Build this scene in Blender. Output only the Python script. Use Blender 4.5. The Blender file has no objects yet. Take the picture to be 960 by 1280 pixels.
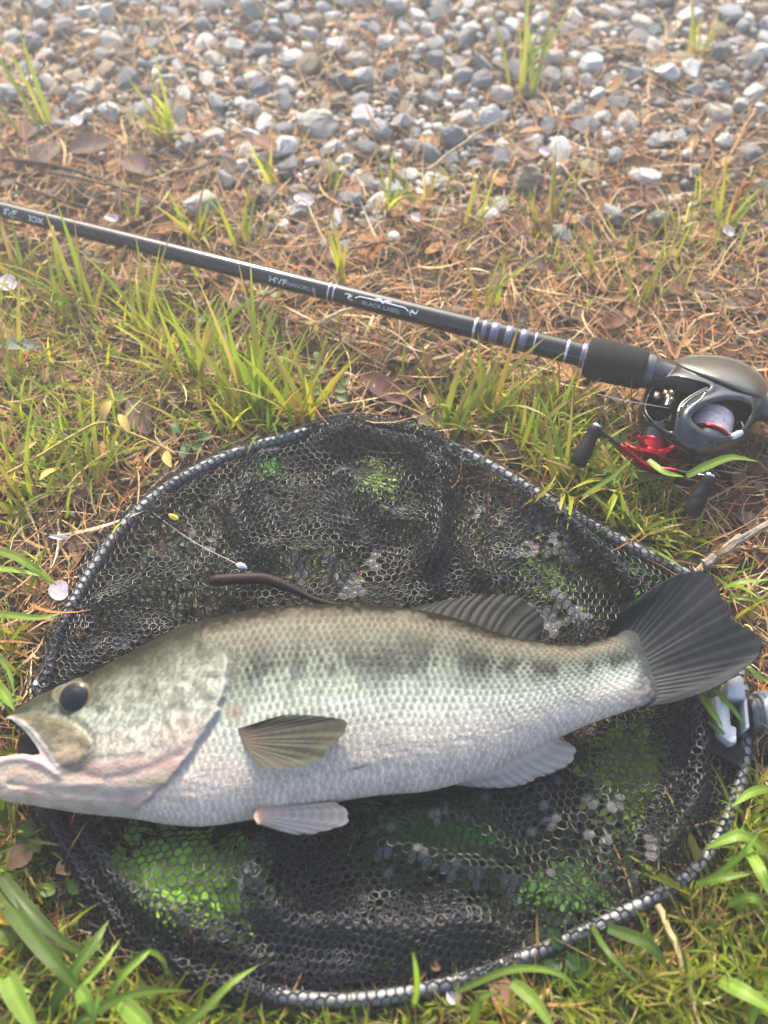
import bpy, bmesh, math, random
import numpy as np
from mathutils import Vector, Matrix

# ------------------------------------------------------------------ camera, sky, sun, exposure
scene = bpy.context.scene
COL = scene.collection
R = math.radians
CAM_H, TILT, FPX = 0.524, R(30.0), 1131.0

cam_d = bpy.data.cameras.new('camera')
cam = bpy.data.objects.new('camera', cam_d); COL.objects.link(cam)
cam.location = (0, 0, CAM_H); cam.rotation_euler = (TILT, 0, 0)
cam_d.sensor_fit = 'HORIZONTAL'; cam_d.sensor_width = 36.0
cam_d.lens = 36.0 * FPX / 960.0
cam_d.clip_start = 0.01; cam_d.clip_end = 200.0
cam_d.dof.use_dof = True; cam_d.dof.focus_distance = 0.56; cam_d.dof.aperture_fstop = 6.3
scene.camera = cam

SUN_EL, SUN_AZ = R(37.0), R(-9.0)          # low morning sun ahead of the camera, a little to the left
world = bpy.data.worlds.new('World'); scene.world = world; world.use_nodes = True
wn = world.node_tree.nodes; wl = world.node_tree.links
sky = wn.new('ShaderNodeTexSky'); sky.sky_type = 'NISHITA'; sky.sun_disc = False
sky.sun_elevation = SUN_EL; sky.sun_rotation = SUN_AZ
sky.air_density = 1.0; sky.dust_density = 4.0; sky.ozone_density = 1.0
wl.new(sky.outputs[0], wn['Background'].inputs[0]); wn['Background'].inputs[1].default_value = 0.15
sun_d = bpy.data.lights.new('sun', 'SUN'); sun_d.energy = 3.6; sun_d.angle = R(0.6); sun_d.color = (1.0, 0.89, 0.72)
sun = bpy.data.objects.new('sun', sun_d); COL.objects.link(sun)
SV = Vector((math.sin(SUN_AZ) * math.cos(SUN_EL), math.cos(SUN_AZ) * math.cos(SUN_EL), math.sin(SUN_EL)))
sun.rotation_euler = SV.to_track_quat('Z', 'Y').to_euler(); sun.location = SV * 3
scene.view_settings.view_transform = 'Standard'; scene.view_settings.look = 'None'
scene.view_settings.gamma = 1.0; scene.view_settings.exposure = 1.38

# ------------------------------------------------------------------ helpers
rng = np.random.default_rng(11)
random.seed(5)
_ct, _st = math.cos(TILT), math.sin(TILT)

def P(px, py, z=0.0):
    """where the ray through a point of the 960 x 1280 photograph meets the level z"""
    vx = (np.asarray(px, float) - 480) / FPX; vy = (640 - np.asarray(py, float)) / FPX
    dx, dy, dz = vx, _st + vy * _ct, -_ct + vy * _st
    s = (z - CAM_H) / dz
    return np.stack([dx * s, dy * s, np.broadcast_to(z, np.shape(dx * s)) + 0.0 * s], -1)

def proj(v):
    v = np.asarray(v, float); q = v - np.array([0, 0, CAM_H])
    d = q[..., 1] * _st - q[..., 2] * _ct
    return np.stack([480 + FPX * q[..., 0] / d, 640 - FPX * (q[..., 1] * _ct + q[..., 2] * _st) / d], -1), d

def mpp(px, py):
    """metres per photo pixel on the ground there"""
    return float(proj(P(px, py))[1]) / FPX

def nang(py):
    return TILT + math.atan((640 - py) / FPX)

_tab = {}
def vn(x, y, seed=0):
    """smooth value noise, 0..1"""
    if seed not in _tab: _tab[seed] = np.random.default_rng(seed + 100).random((256, 256))
    t = _tab[seed]
    x = np.asarray(x, float); y = np.asarray(y, float)
    xi = np.floor(x).astype(int); yi = np.floor(y).astype(int)
    fx = x - xi; fy = y - yi
    fx = fx * fx * (3 - 2 * fx); fy = fy * fy * (3 - 2 * fy)
    g = lambda a, b: t[a & 255, b & 255]
    return (g(xi, yi) * (1 - fx) + g(xi + 1, yi) * fx) * (1 - fy) + (g(xi, yi + 1) * (1 - fx) + g(xi + 1, yi + 1) * fx) * fy

def sst(a, b, x):
    t = np.clip((np.asarray(x, float) - a) / (b - a), 0, 1)
    return t * t * (3 - 2 * t)

def spline(pts, n, closed=False):
    """Catmull-Rom through points, n samples even in index"""
    p = np.asarray(pts, float); m = len(p)
    if closed:
        t = np.linspace(0, m, n, endpoint=False)
        i = np.floor(t).astype(int); f = (t - i)[:, None]
        a, b, c, d = p[(i - 1) % m], p[i % m], p[(i + 1) % m], p[(i + 2) % m]
    else:
        t = np.linspace(0, m - 1, n)
        i = np.minimum(np.floor(t).astype(int), m - 2); f = (t - i)[:, None]
        q = np.vstack([2 * p[0] - p[1], p, 2 * p[-1] - p[-2]])
        a, b, c, d = q[i], q[i + 1], q[i + 2], q[i + 3]
    return 0.5 * (2 * b + (c - a) * f + (2 * a - 5 * b + 4 * c - d) * f ** 2 + (3 * b - a - 3 * c + d) * f ** 3)

def resamp(p, n, closed=False):
    p = np.asarray(p, float)
    if closed: p = np.vstack([p, p[:1]])
    L = np.r_[0, np.cumsum(np.linalg.norm(np.diff(p, axis=0), axis=1))]
    t = np.linspace(0, L[-1], n + 1)[:-1] if closed else np.linspace(0, L[-1], n)
    return np.stack([np.interp(t, L, p[:, k]) for k in range(p.shape[1])], -1)

def inside(poly, x, y):
    x = np.asarray(x, float); y = np.asarray(y, float); r = np.zeros(x.shape, bool)
    n = len(poly)
    for k in range(n):
        x1, y1 = poly[k][:2]; x2, y2 = poly[(k + 1) % n][:2]
        if y1 == y2: continue
        c = (y1 > y) != (y2 > y)
        r ^= c & (x < (x2 - x1) * (y - y1) / (y2 - y1) + x1)
    return r

def pdist(poly, x, y, closed=True):
    x = np.asarray(x, float); y = np.asarray(y, float); d = np.full(x.shape, 1e9)
    n = len(poly)
    for k in range(n if closed else n - 1):
        x1, y1 = poly[k][:2]; x2, y2 = poly[(k + 1) % n][:2]
        ex, ey = x2 - x1, y2 - y1; L = ex * ex + ey * ey + 1e-18
        t = np.clip(((x - x1) * ex + (y - y1) * ey) / L, 0, 1)
        d = np.minimum(d, np.hypot(x - x1 - t * ex, y - y1 - t * ey))
    return d

def sdist(poly, x, y):
    d = pdist(poly, x, y)
    return np.where(inside(poly, x, y), d, -d)

def make_mesh(name, V, faces, col=None, smooth=True, mats=(), midx=None):
    me = bpy.data.meshes.new(name)
    V = np.ascontiguousarray(V, np.float32)
    if isinstance(faces, np.ndarray): faces = [faces]
    faces = [np.asarray(f, np.int32) for f in faces if len(f)]
    lv = np.concatenate([f.ravel() for f in faces]); cnt = np.concatenate([np.full(len(f), f.shape[1]) for f in faces])
    st = np.r_[0, np.cumsum(cnt)[:-1]].astype(np.int32)
    me.vertices.add(len(V)); me.vertices.foreach_set('co', V.ravel())
    me.loops.add(len(lv)); me.loops.foreach_set('vertex_index', lv.astype(np.int32))
    me.polygons.add(len(cnt)); me.polygons.foreach_set('loop_start', st)
    if smooth: me.polygons.foreach_set('use_smooth', np.ones(len(cnt), bool))
    for m in mats: me.materials.append(m)
    if midx is not None: me.polygons.foreach_set('material_index', np.asarray(midx, np.int32))
    me.update(calc_edges=True); me.validate()
    if col is not None:
        c = np.ones((len(V), 4), np.float32); c[:, :3] = np.broadcast_to(np.asarray(col)[..., :3], (len(V), 3))
        a = me.attributes.new('Col', 'FLOAT_COLOR', 'POINT'); a.data.foreach_set('color', c.ravel())
    return me

def link(name, me, parent=None, loc=None):
    o = bpy.data.objects.new(name, me); COL.objects.link(o)
    if loc is not None: o.location = loc
    if parent is not None:
        o.parent = parent
        if loc is None: o.matrix_parent_inverse = parent.matrix_basis.inverted()
    return o

def tag(o, label=None, cat=None, group=None, kind=None):
    if label: o['label'] = label
    if cat: o['category'] = cat
    if group: o['group'] = group
    if kind: o['kind'] = kind
    return o

def thing(name, label, cat, loc=(0, 0, 0), group=None):
    o = bpy.data.objects.new(name, None); COL.objects.link(o); o.location = loc; o.empty_display_size = 0.01
    return tag(o, label, cat, group)

class Acc:
    """collects pieces of one mesh"""
    def __init__(s): s.V = []; s.F = []; s.C = []; s.n = 0
    def add(s, V, F, col=(1, 1, 1)):
        V = np.asarray(V, float)
        s.V.append(V); s.C.append(np.broadcast_to(np.asarray(col, float), (len(V), 3)))
        for f in (F if isinstance(F, list) else [F]):
            if len(f): s.F.append(np.asarray(f) + s.n)
        s.n += len(V)
        return s
    def mesh(s, name, mats, smooth=True, sharp=45):
        me = make_mesh(name, np.vstack(s.V), s.F, np.vstack(s.C), smooth, mats)
        if s.n < 16000:
            bm = bmesh.new(); bm.from_mesh(me); bmesh.ops.recalc_face_normals(bm, faces=bm.faces[:]); bm.to_mesh(me); bm.free()
            if smooth and sharp: me.set_sharp_from_angle(angle=R(sharp))
        return me

def grid_faces(nu, nv, closed_v=False):
    i = np.arange(nu - 1)[:, None]; j = np.arange(nv if closed_v else nv - 1)[None, :]
    k = (j + 1) % nv
    a = i * nv + j; b = (i + 1) * nv + j; c = (i + 1) * nv + k; d = i * nv + k
    return np.stack([a, b, c, d], -1).reshape(-1, 4)

def tube(pts, rad, sides=10, cap=True):
    p = np.asarray(pts, float); n = len(p); rad = np.broadcast_to(np.asarray(rad, float), (n,))
    t = np.gradient(p, axis=0); t /= np.linalg.norm(t, axis=1)[:, None] + 1e-12
    up = np.array([0, 0, 1.0]) if abs(t[0][2]) < 0.9 else np.array([1.0, 0, 0])
    e = np.zeros((n, 3)); e[0] = np.cross(t[0], up); e[0] /= np.linalg.norm(e[0])
    for i in range(1, n):
        q = e[i - 1] - t[i] * np.dot(e[i - 1], t[i]); e[i] = q / (np.linalg.norm(q) + 1e-12)
    b = np.cross(t, e)
    a = np.linspace(0, 2 * np.pi, sides, endpoint=False)
    V = p[:, None] + rad[:, None, None] * (np.cos(a)[None, :, None] * e[:, None] + np.sin(a)[None, :, None] * b[:, None])
    V = V.reshape(-1, 3); F = [grid_faces(n, sides, True)]
    if cap:
        F.append(np.arange(sides)[::-1][None]); F.append((np.arange(sides) + (n - 1) * sides)[None])
    return V, F

def lathe(a, b, prof, sides=28):
    """profile [(t, r)...] turned about the line a -> b, t in metres from a"""
    a = np.asarray(a, float); d = np.asarray(b, float) - a; d /= np.linalg.norm(d)
    prof = np.asarray(prof, float)
    up = np.array([0, 0, 1.0]) if abs(d[2]) < 0.9 else np.array([1.0, 0, 0])
    e = np.cross(d, up); e /= np.linalg.norm(e); f = np.cross(d, e)
    an = np.linspace(0, 2 * np.pi, sides, endpoint=False)
    V = a + prof[:, 0][:, None, None] * d + prof[:, 1][:, None, None] * (np.cos(an)[None, :, None] * e + np.sin(an)[None, :, None] * f)
    n = len(prof)
    return V.reshape(-1, 3), [grid_faces(n, sides, True), np.arange(sides)[::-1][None], (np.arange(sides) + (n - 1) * sides)[None]]

def prism(poly, z0, z1, bev=0.0):
    """closed polygon (world xy) extruded z0..z1 with a small chamfer on top"""
    p = np.asarray(poly, float)[:, :2]; n = len(p); c = p.mean(0)
    L = [(p, z0), (p, z1 - bev)]
    if bev > 0:
        q = p + (c - p) / np.linalg.norm(c - p, axis=1)[:, None] * bev; L.append((q, z1))
    V = np.vstack([np.c_[q, np.full(n, z)] for q, z in L])
    return V, [grid_faces(len(L), n, True), np.arange(n)[::-1][None], (np.arange(n) + (len(L) - 1) * n)[None]]

def box_dir(c, ax, ay, az):
    """box round c with half axes ax, ay, az"""
    c = np.asarray(c, float); V = np.array([c + sx * np.asarray(ax) + sy * np.asarray(ay) + sz * np.asarray(az) for sx in (-1, 1) for sy in (-1, 1) for sz in (-1, 1)])
    return V, np.array([[0, 1, 3, 2], [4, 6, 7, 5], [0, 4, 5, 1], [2, 3, 7, 6], [0, 2, 6, 4], [1, 5, 7, 3]])

# ------------------------------------------------------------------ materials
def mat(name, base=(.5, .5, .5), rough=.5, metal=0., spec=.5, coat=0., use_col=False, translucent=0., tcol_gain=(1.3, 1.35, .8),
        noise=None, bump=None, obj_var=0., alpha=None, hue_noise=None):
    m = bpy.data.materials.new(name); m.use_nodes = True
    N, L = m.node_tree.nodes, m.node_tree.links
    b = N['Principled BSDF']; out = N['Material Output']
    b.inputs['Roughness'].default_value = rough; b.inputs['Metallic'].default_value = metal
    b.inputs['Specular IOR Level'].default_value = spec; b.inputs['Coat Weight'].default_value = coat; b.inputs['Coat Roughness'].default_value = .12
    if use_col:
        c = N.new('ShaderNodeAttribute'); c.attribute_name = 'Col'; src = c.outputs['Color']
    else:
        c = N.new('ShaderNodeRGB'); c.outputs[0].default_value = (*base, 1); src = c.outputs[0]
    tc = N.new('ShaderNodeTexCoord')
    if noise:
        sc, lo, hi, det = noise
        n = N.new('ShaderNodeTexNoise'); n.inputs['Scale'].default_value = sc; n.inputs['Detail'].default_value = det; n.inputs['Roughness'].default_value = .65
        L.new(tc.outputs['Object'], n.inputs['Vector'])
        mr = N.new('ShaderNodeMapRange'); mr.inputs[1].default_value = .3; mr.inputs[2].default_value = .7; mr.inputs[3].default_value = lo; mr.inputs[4].default_value = hi
        L.new(n.outputs['Fac'], mr.inputs[0])
        mx = N.new('ShaderNodeVectorMath'); mx.operation = 'SCALE'; L.new(src, mx.inputs[0]); L.new(mr.outputs[0], mx.inputs['Scale']); src = mx.outputs[0]
    if obj_var:
        oi = N.new('ShaderNodeObjectInfo'); hs = N.new('ShaderNodeHueSaturation')
        mr = N.new('ShaderNodeMapRange'); mr.inputs[3].default_value = 1 - obj_var; mr.inputs[4].default_value = 1 + obj_var
        L.new(oi.outputs['Random'], mr.inputs[0]); L.new(mr.outputs[0], hs.inputs['Value']); L.new(src, hs.inputs['Color']); src = hs.outputs[0]
    L.new(src, b.inputs['Base Color'])
    if bump:
        sc, st, dist = bump
        n = N.new('ShaderNodeTexNoise'); n.inputs['Scale'].default_value = sc; n.inputs['Detail'].default_value = 6
        L.new(tc.outputs['Object'], n.inputs['Vector'])
        bp = N.new('ShaderNodeBump'); bp.inputs['Strength'].default_value = st; bp.inputs['Distance'].default_value = dist
        L.new(n.outputs['Fac'], bp.inputs['Height']); L.new(bp.outputs[0], b.inputs['Normal']); L.new(bp.outputs[0], b.inputs['Coat Normal'])
    if translucent:
        t = N.new('ShaderNodeBsdfTranslucent'); g = N.new('ShaderNodeVectorMath'); g.operation = 'MULTIPLY'; g.inputs[1].default_value = tcol_gain
        L.new(src, g.inputs[0]); L.new(g.outputs[0], t.inputs['Color'])
        mx = N.new('ShaderNodeMixShader'); mx.inputs[0].default_value = translucent
        L.new(b.outputs[0], mx.inputs[1]); L.new(t.outputs[0], mx.inputs[2]); L.new(mx.outputs[0], out.inputs['Surface'])
        last = mx.outputs[0]
    else: last = b.outputs[0]
    if alpha is not None:
        tr = N.new('ShaderNodeBsdfTransparent'); mx = N.new('ShaderNodeMixShader'); mx.inputs[0].default_value = alpha
        L.new(tr.outputs[0], mx.inputs[1]); L.new(last, mx.inputs[2]); L.new(mx.outputs[0], out.inputs['Surface'])
    return m

M = {}
M['grass'] = mat('grass_blade', use_col=True, rough=.45, spec=.4, translucent=.5)
M['straw'] = mat('dry_straw', use_col=True, rough=.75, spec=.25, translucent=.25, tcol_gain=(1.1, 1, .9))
M['leaf'] = mat('dead_leaf', use_col=True, rough=.7, spec=.25, translucent=.12, tcol_gain=(1.2, 1, .8), noise=(160, .65, 1.3, 4))
M['petal'] = mat('petal', (.72, .64, .70), rough=.6, translucent=.3, tcol_gain=(1, 1, 1))
M['gravel'] = mat('gravel_bits', use_col=True, rough=.8, spec=.3, noise=(260, .7, 1.3, 5), bump=(500, .5, .001))
STONE = {
    'blue-grey': mat('stone_blue_grey', (.27, .283, .30), rough=.8, spec=.3, noise=(150, .6, 1.45, 8), bump=(350, .6, .002), obj_var=.25),
    'pale grey': mat('stone_pale_grey', (.52, .525, .52), rough=.8, spec=.3, noise=(130, .6, 1.35, 8), bump=(300, .6, .002), obj_var=.2),
    'dark grey': mat('stone_dark_grey', (.16, .17, .185), rough=.75, spec=.35, noise=(170, .6, 1.6, 8), bump=(350, .6, .002), obj_var=.25),
    'cream': mat('stone_cream', (.70, .67, .61), rough=.85, spec=.25, noise=(110, .78, 1.15, 9), bump=(260, .8, .003), obj_var=.1),
    'tan': mat('stone_tan', (.34, .28, .21), rough=.85, spec=.25, noise=(140, .6, 1.4, 8), bump=(300, .7, .002), obj_var=.2),
    'white': mat('stone_white', (.62, .61, .60), rough=.7, spec=.35, noise=(140, .7, 1.2, 7), bump=(300, .5, .002), obj_var=.1)}
SCOL = {'blue-grey': (.27, .283, .30), 'pale grey': (.50, .505, .50), 'dark grey': (.12, .13, .14), 'cream': (.5, .47, .42), 'tan': (.3, .24, .17), 'white': (.6, .6, .6)}
M['net'] = mat('net_rubber', (.026, .027, .030), rough=.36, spec=.6)
M['film'] = mat('water_film', (.50, .50, .58), rough=.25, spec=.5, alpha=.14)
M['alu'] = mat('brushed_aluminium', (.26, .27, .285), rough=.65, metal=.85, noise=(60, .8, 1.1, 4))
M['alu_plate'] = mat('matt_grey_metal', (.55, .57, .6), rough=.5, metal=.3, noise=(120, .9, 1.08, 4))
M['strap'] = mat('webbing', (.02, .021, .026), rough=.85, spec=.2, bump=(900, .6, .001))
M['knurl'] = mat('knurled_grip', (.22, .25, .29), rough=.45, metal=.5)
M['fish'] = mat('fish_skin', use_col=True, rough=.58, spec=.12, coat=.06, bump=(600, .55, .0010))
M['fin'] = mat('fish_fin', use_col=True, rough=.5, spec=.12, coat=.0, translucent=.08, tcol_gain=(1.1, 1, .85))
M['eye'] = mat('fish_eye', use_col=True, rough=.2, spec=.25, coat=.0)
M['blank'] = mat('black_carbon', (.012, .013, .016), rough=.13, spec=.5, coat=.3)
M['print'] = mat('white_print', (.80, .86, .92), rough=.5)
M['print_dim'] = mat('grey_print', (.36, .40, .44), rough=.5)
M['print_red'] = mat('dull_red_print', (.16, .03, .02), rough=.5)
M['ring'] = mat('silver_ring', (.72, .72, .78), rough=.25, metal=.9)
M['wrap'] = mat('violet_grey_wrap', (.16, .16, .22), rough=.35, metal=.5)
M['foam'] = mat('eva_foam', (.018, .018, .019), rough=.9, spec=.2, bump=(1400, .5, .0006))
M['seat'] = mat('reel_seat', (.05, .055, .062), rough=.25, spec=.6, coat=.4)
M['gloss'] = mat('gloss_black', (.006, .007, .009), rough=.12, spec=.5, coat=.3)
M['frame'] = mat('gloss_frame', (.018, .020, .025), rough=.15, metal=.5, spec=.7, coat=.8)
M['bronze'] = mat('dark_bronze_metal', (.17, .165, .15), rough=.3, metal=.8, noise=(300, .9, 1.1, 3))
M['red'] = mat('red_anodised', (.36, .010, .022), rough=.25, metal=.75)
M['line'] = mat('spooled_line', use_col=True, rough=.5)
M['gold'] = mat('brass_fitting', (.6, .45, .3), rough=.3, metal=.9)
M['knob'] = mat('black_knob', (.008, .008, .009), rough=.6, spec=.25)
M['worm'] = mat('soft_plastic', (.016, .009, .011), rough=.6, spec=.2)
M['bead'] = mat('steel_bead', (.7, .7, .72), rough=.2, metal=.9)
M['mono'] = mat('nylon_line', (.28, .3, .32), rough=.25)
M['yellow'] = mat('yellow_petal', (.75, .55, .03), rough=.5, translucent=.3)
M['twig'] = mat('twig_bark', use_col=True, rough=.85, spec=.2, noise=(300, .6, 1.3, 5), bump=(500, .6, .001))

def soil_material():
    m = bpy.data.materials.new('soil'); m.use_nodes = True; N, L = m.node_tree.nodes, m.node_tree.links
    b = N['Principled BSDF']; b.inputs['Roughness'].default_value = .9; b.inputs['Specular IOR Level'].default_value = .2
    tc = N.new('ShaderNodeTexCoord'); n = N.new('ShaderNodeTexNoise'); n.inputs['Scale'].default_value = 30; n.inputs['Detail'].default_value = 10; n.inputs['Roughness'].default_value = .7
    L.new(tc.outputs['Object'], n.inputs['Vector'])
    r = N.new('ShaderNodeValToRGB'); r.color_ramp.elements[0].position = .32; r.color_ramp.elements[0].color = (.022, .014, .009, 1)
    r.color_ramp.elements[1].position = .72; r.color_ramp.elements[1].color = (.11, .08, .055, 1)
    e = r.color_ramp.elements.new(.52); e.color = (.055, .034, .021, 1)
    L.new(n.outputs['Fac'], r.inputs['Fac']); L.new(r.outputs[0], b.inputs['Base Color'])
    n2 = N.new('ShaderNodeTexNoise'); n2.inputs['Scale'].default_value = 220; n2.inputs['Detail'].default_value = 6; L.new(tc.outputs['Object'], n2.inputs['Vector'])
    bp = N.new('ShaderNodeBump'); bp.inputs['Strength'].default_value = .9; bp.inputs['Distance'].default_value = .004
    L.new(n2.outputs['Fac'], bp.inputs['Height']); L.new(bp.outputs[0], b.inputs['Normal'])
    return m
M['soil'] = soil_material()

# ------------------------------------------------------------------ ground: one uneven sheet out to the horizon
def ground_z(x, y):
    return .006 * (vn(x * 14, y * 14, 1) - .5) + .003 * (vn(x * 45, y * 45, 2) - .5)

def build_ground():
    fine = np.linspace(-.75, .75, 181)
    xs = np.r_[-30, -14, -6, -2.5, -1.3, fine, 1.3, 2.5, 6, 14, 30]
    ys = np.r_[-30, -14, -6, -2, -.8, np.linspace(-.3, 1.35, 199), 2, 3, 6, 14, 30]
    X, Y = np.meshgrid(xs, ys, indexing='ij')
    Z = ground_z(X, Y) - .003
    me = make_mesh('ground', np.stack([X, Y, Z], -1).reshape(-1, 3), grid_faces(len(xs), len(ys)), None, True, [M['soil']])
    tag(link('ground', me), 'dark brown soil bank of the waterside under grass and gravel', None, None, 'structure')
build_ground()

# ------------------------------------------------------------------ outlines shared by several builders
HOOP_PX = [(58, 850), (72, 800), (100, 738), (146, 668), (205, 612), (280, 572), (350, 549), (430, 530), (510, 540), (585, 568), (660, 610), (740, 657),
           (810, 694), (862, 722), (905, 780), (926, 850), (932, 915), (926, 975), (905, 1035), (870, 1085), (820, 1120), (740, 1160),
           (640, 1202), (540, 1234), (440, 1250), (345, 1243), (255, 1216), (180, 1172), (118, 1105), (75, 1035), (52, 960), (48, 900)]
ZH = .010
HOOP = spline(P([p[0] for p in HOOP_PX], [p[1] for p in HOOP_PX], ZH), 320, True)
HOOP2 = HOOP[::2, :2]
HOOP_G = np.asarray(HOOP_PX, float)
FISH_TOP = [(8, 905), (20, 888), (50, 870), (85, 855), (117, 842), (156, 822), (212, 793), (266, 774), (340, 761), (420, 757), (480, 759), (530, 766),
            (580, 778), (620, 793), (665, 803), (705, 806), (738, 803), (762, 795), (776, 788), (792, 784)]
FISH_BOT = [(-24, 966), (0, 998), (45, 1007), (90, 1015), (125, 1019), (165, 1023), (215, 1031), (262, 1032), (330, 1021), (410, 1004), (470, 994), (530, 989),
            (580, 977), (620, 962), (660, 941), (700, 921), (745, 902), (785, 888), (812, 880), (824, 876)]
FISH_POLY = np.asarray(FISH_TOP + FISH_BOT[::-1], float)

# ------------------------------------------------------------------ the fish
ZF = .036
def build_fish():
    t = thing('fish', 'large silvery green bass lying on its side with its mouth open', 'fish', (float(P(420, 900)[0]), float(P(420, 900)[1]), .006))
    NU, NV = 860, 270
    T = spline(FISH_TOP, 1200); B = spline(FISH_BOT, 1200)
    mid = (T + B) / 2; L = np.r_[0, np.cumsum(np.linalg.norm(np.diff(mid, axis=0), axis=1))]
    th_c = np.interp(np.linspace(0, 19, 1200), np.arange(20), [.008, .011, .0155, .0195, .0225, .0255, .0285, .030, .0315, .0325, .0325, .0315, .029, .026, .0225, .019, .0155, .012, .009, .004])
    s = np.linspace(0, L[-1], NU)
    ip = lambda a: np.interp(s, L, a)
    Tx, Ty, Bx, By, th = ip(T[:, 0]), ip(T[:, 1]), ip(B[:, 0]), ip(B[:, 1]), ip(th_c)
    v = np.sin(np.linspace(-1, 1, NV) * np.pi / 2 * .985) / math.sin(np.pi / 2 * .985)
    d = (1 - v) / 2                                                     # 0 at the back, 1 at the belly
    X = Tx[:, None] + (Bx - Tx)[:, None] * d[None]; Y = Ty[:, None] + (By - Ty)[:, None] * d[None]
    D = np.broadcast_to(d[None], X.shape); S = np.broadcast_to(s[:, None], X.shape)
    prof = (1 - np.abs(v) ** 2.1) ** .56
    H = th[:, None] * prof[None]
    gx = lambda pts: (lambda yy: np.interp(yy, [p[1] for p in pts], [p[0] for p in pts]))
    # --- relief of the head
    gill = gx([(262, 815), (290, 836), (298, 852), (297, 870), (292, 895), (284, 916), (270, 937), (254, 957), (238, 976), (221, 991), (200, 1006), (180, 1016), (150, 1028)])
    gd = gill(Y) - X + 5 * (vn(X / 18, Y / 11, 59) - .5) + 2.2 * (vn(X / 5, Y / 5, 60) - .5)                                                    # > 0 on the gill cover
    onh = sst(0, 4, gd)
    R_ = .0014 * sst(-3, 6, gd) * np.exp(-np.clip(gd, 0, None) / 70) * sst(824, 842, Y) + .0012 * onh * sst(60, 150, X)
    R_ -= .0007 * np.exp(-((gd + 5) / 6) ** 2) * sst(826, 850, Y) * sst(1010, 990, Y)
    pre = gx([(186, 832), (198, 857), (211, 890), (222, 925), (232, 950), (240, 962)])
    pd = pre(Y) - X
    win = sst(826, 890, Y) * sst(972, 935, Y)
    R_ += win * (-.0002 * np.exp(-(pd / 4.6) ** 2) + .0006 * sst(-2, 6, pd) * np.exp(-np.clip(pd, 0, None) / 35))
    pd2 = pd + 22
    R_ += sst(850, 870, Y) * sst(955, 930, Y) * (-.00012 * np.exp(-(pd2 / 5) ** 2))
    isth = [(92, 968), (130, 982), (165, 984), (200, 975), (240, 960), (268, 935)]   # under the cheek
    R_ -= .0007 * np.exp(-(pdist(isth, X, Y, False) / 5.5) ** 2)
    MAX = spline([(12, 900), (40, 899), (70, 906), (103, 917), (127, 938), (129, 955), (118, 967), (92, 973), (82, 966), (70, 948), (52, 927), (34, 911)], 60, True)
    ms = sdist(MAX, X, Y)
    R_ += .0014 * sst(-3, 9, ms) - .0006 * np.exp(-((ms + 4) / 4.5) ** 2) + .0006 * (vn(X / 9, Y / 7, 58) - .5) * sst(0, 6, ms)
    lip = [(14, 902), (36, 911), (54, 927), (68, 946), (84, 969)]
    R_ += .0008 * np.exp(-(pdist(lip, X, Y, False) / 3.5) ** 2)
    jawtop = [(-30, 963), (0, 960), (24, 957), (42, 957), (62, 964), (84, 977)]
    R_ += .0014 * np.exp(-(pdist(jawtop, X, Y, False) / 5) ** 2)
    jw = [(20, 985), (80, 996), (140, 1004), (190, 1004)]
    R_ -= .0008 * np.exp(-(pdist(jw, X, Y, False) / 4) ** 2)
    eyed = np.hypot(X - 94, (Y - 872) * 1.05)
    R_ += .0007 * np.exp(-((eyed - 21) / 5) ** 2) - .003 * sst(20, 12, eyed)
    R_ -= .0006 * np.exp(-(pdist([(165, 824), (200, 818), (240, 820), (285, 834)], X, Y, False) / 4) ** 2)   # top of the gill cover
    bones = (vn(X / 16, Y / 9, 31) - .5) * .0008 * onh
    R_ += bones
    # --- scales: rows of overlapping plates behind the gill cover
    body = sst(2, -6, gd) * 1.0 + 0 * X
    body = np.maximum(body, sst(815, 800, Y) * sst(150, 200, X))
    rows = 26
    # seen flat, rows follow the lateral line, which thins toward the tail
    A = np.broadcast_to(d[None] * rows, X.shape) + 0.25 * np.sin(S / 90) + .8 * (vn(S / 40, D * 6, 32) - .5)
    ra = np.floor(A); fa = A - ra
    pitch = 9.2
    U = S / pitch + .5 * (ra % 2) + .75 * (vn(S / 26, ra * .7, 33) - .5)
    fu = U - np.floor(U)
    rr = np.sqrt(((fa - .5) * 1.15) ** 2 + (np.clip(fu - .30, 0, None) * 1.0) ** 2)
    plate = (1 - fu) * .0 + fu * 1.0
    edge = np.exp(-((fu - .90 + .9 * (fa - .5) ** 2) / .13) ** 2)
    taper = sst(L[-1] - 6, L[-1] - 60, S) * .85 + .15
    sc_h = .42 * (.3 + 1.2 * vn(S / 16, A / 2.4, 39)) * (.00042 * (fu - .5) * (1 - (2 * fa - 1) ** 4) - .00018 * np.abs(2 * fa - 1) ** 3) * body * taper
    R_ += sc_h
    R_ += .0010 * (vn(S / 60, D * 5, 34) - .5) * prof[None]
    # the belly wrinkles
    R_ += .0004 * (vn(X / 22, Y / 5, 35) - .5) * sst(.7, .9, D)
    R_ *= np.clip(prof[None] * 2.5, 0, 1)
    W = P(X, Y, ZF); W[..., 2] += H + R_
    # --- colour of skin; the pale band below the dark back is a painted highlight
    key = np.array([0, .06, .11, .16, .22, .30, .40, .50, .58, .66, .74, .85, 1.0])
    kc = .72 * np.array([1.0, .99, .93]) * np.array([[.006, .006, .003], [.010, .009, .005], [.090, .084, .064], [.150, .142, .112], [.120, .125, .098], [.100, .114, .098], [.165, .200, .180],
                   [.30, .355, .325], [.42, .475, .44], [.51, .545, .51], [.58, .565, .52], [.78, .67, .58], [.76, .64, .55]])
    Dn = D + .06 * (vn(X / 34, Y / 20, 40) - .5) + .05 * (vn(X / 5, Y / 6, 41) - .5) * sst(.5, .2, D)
    C = np.stack([np.interp(Dn, key, kc[:, k]) for k in range(3)], -1)
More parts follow.
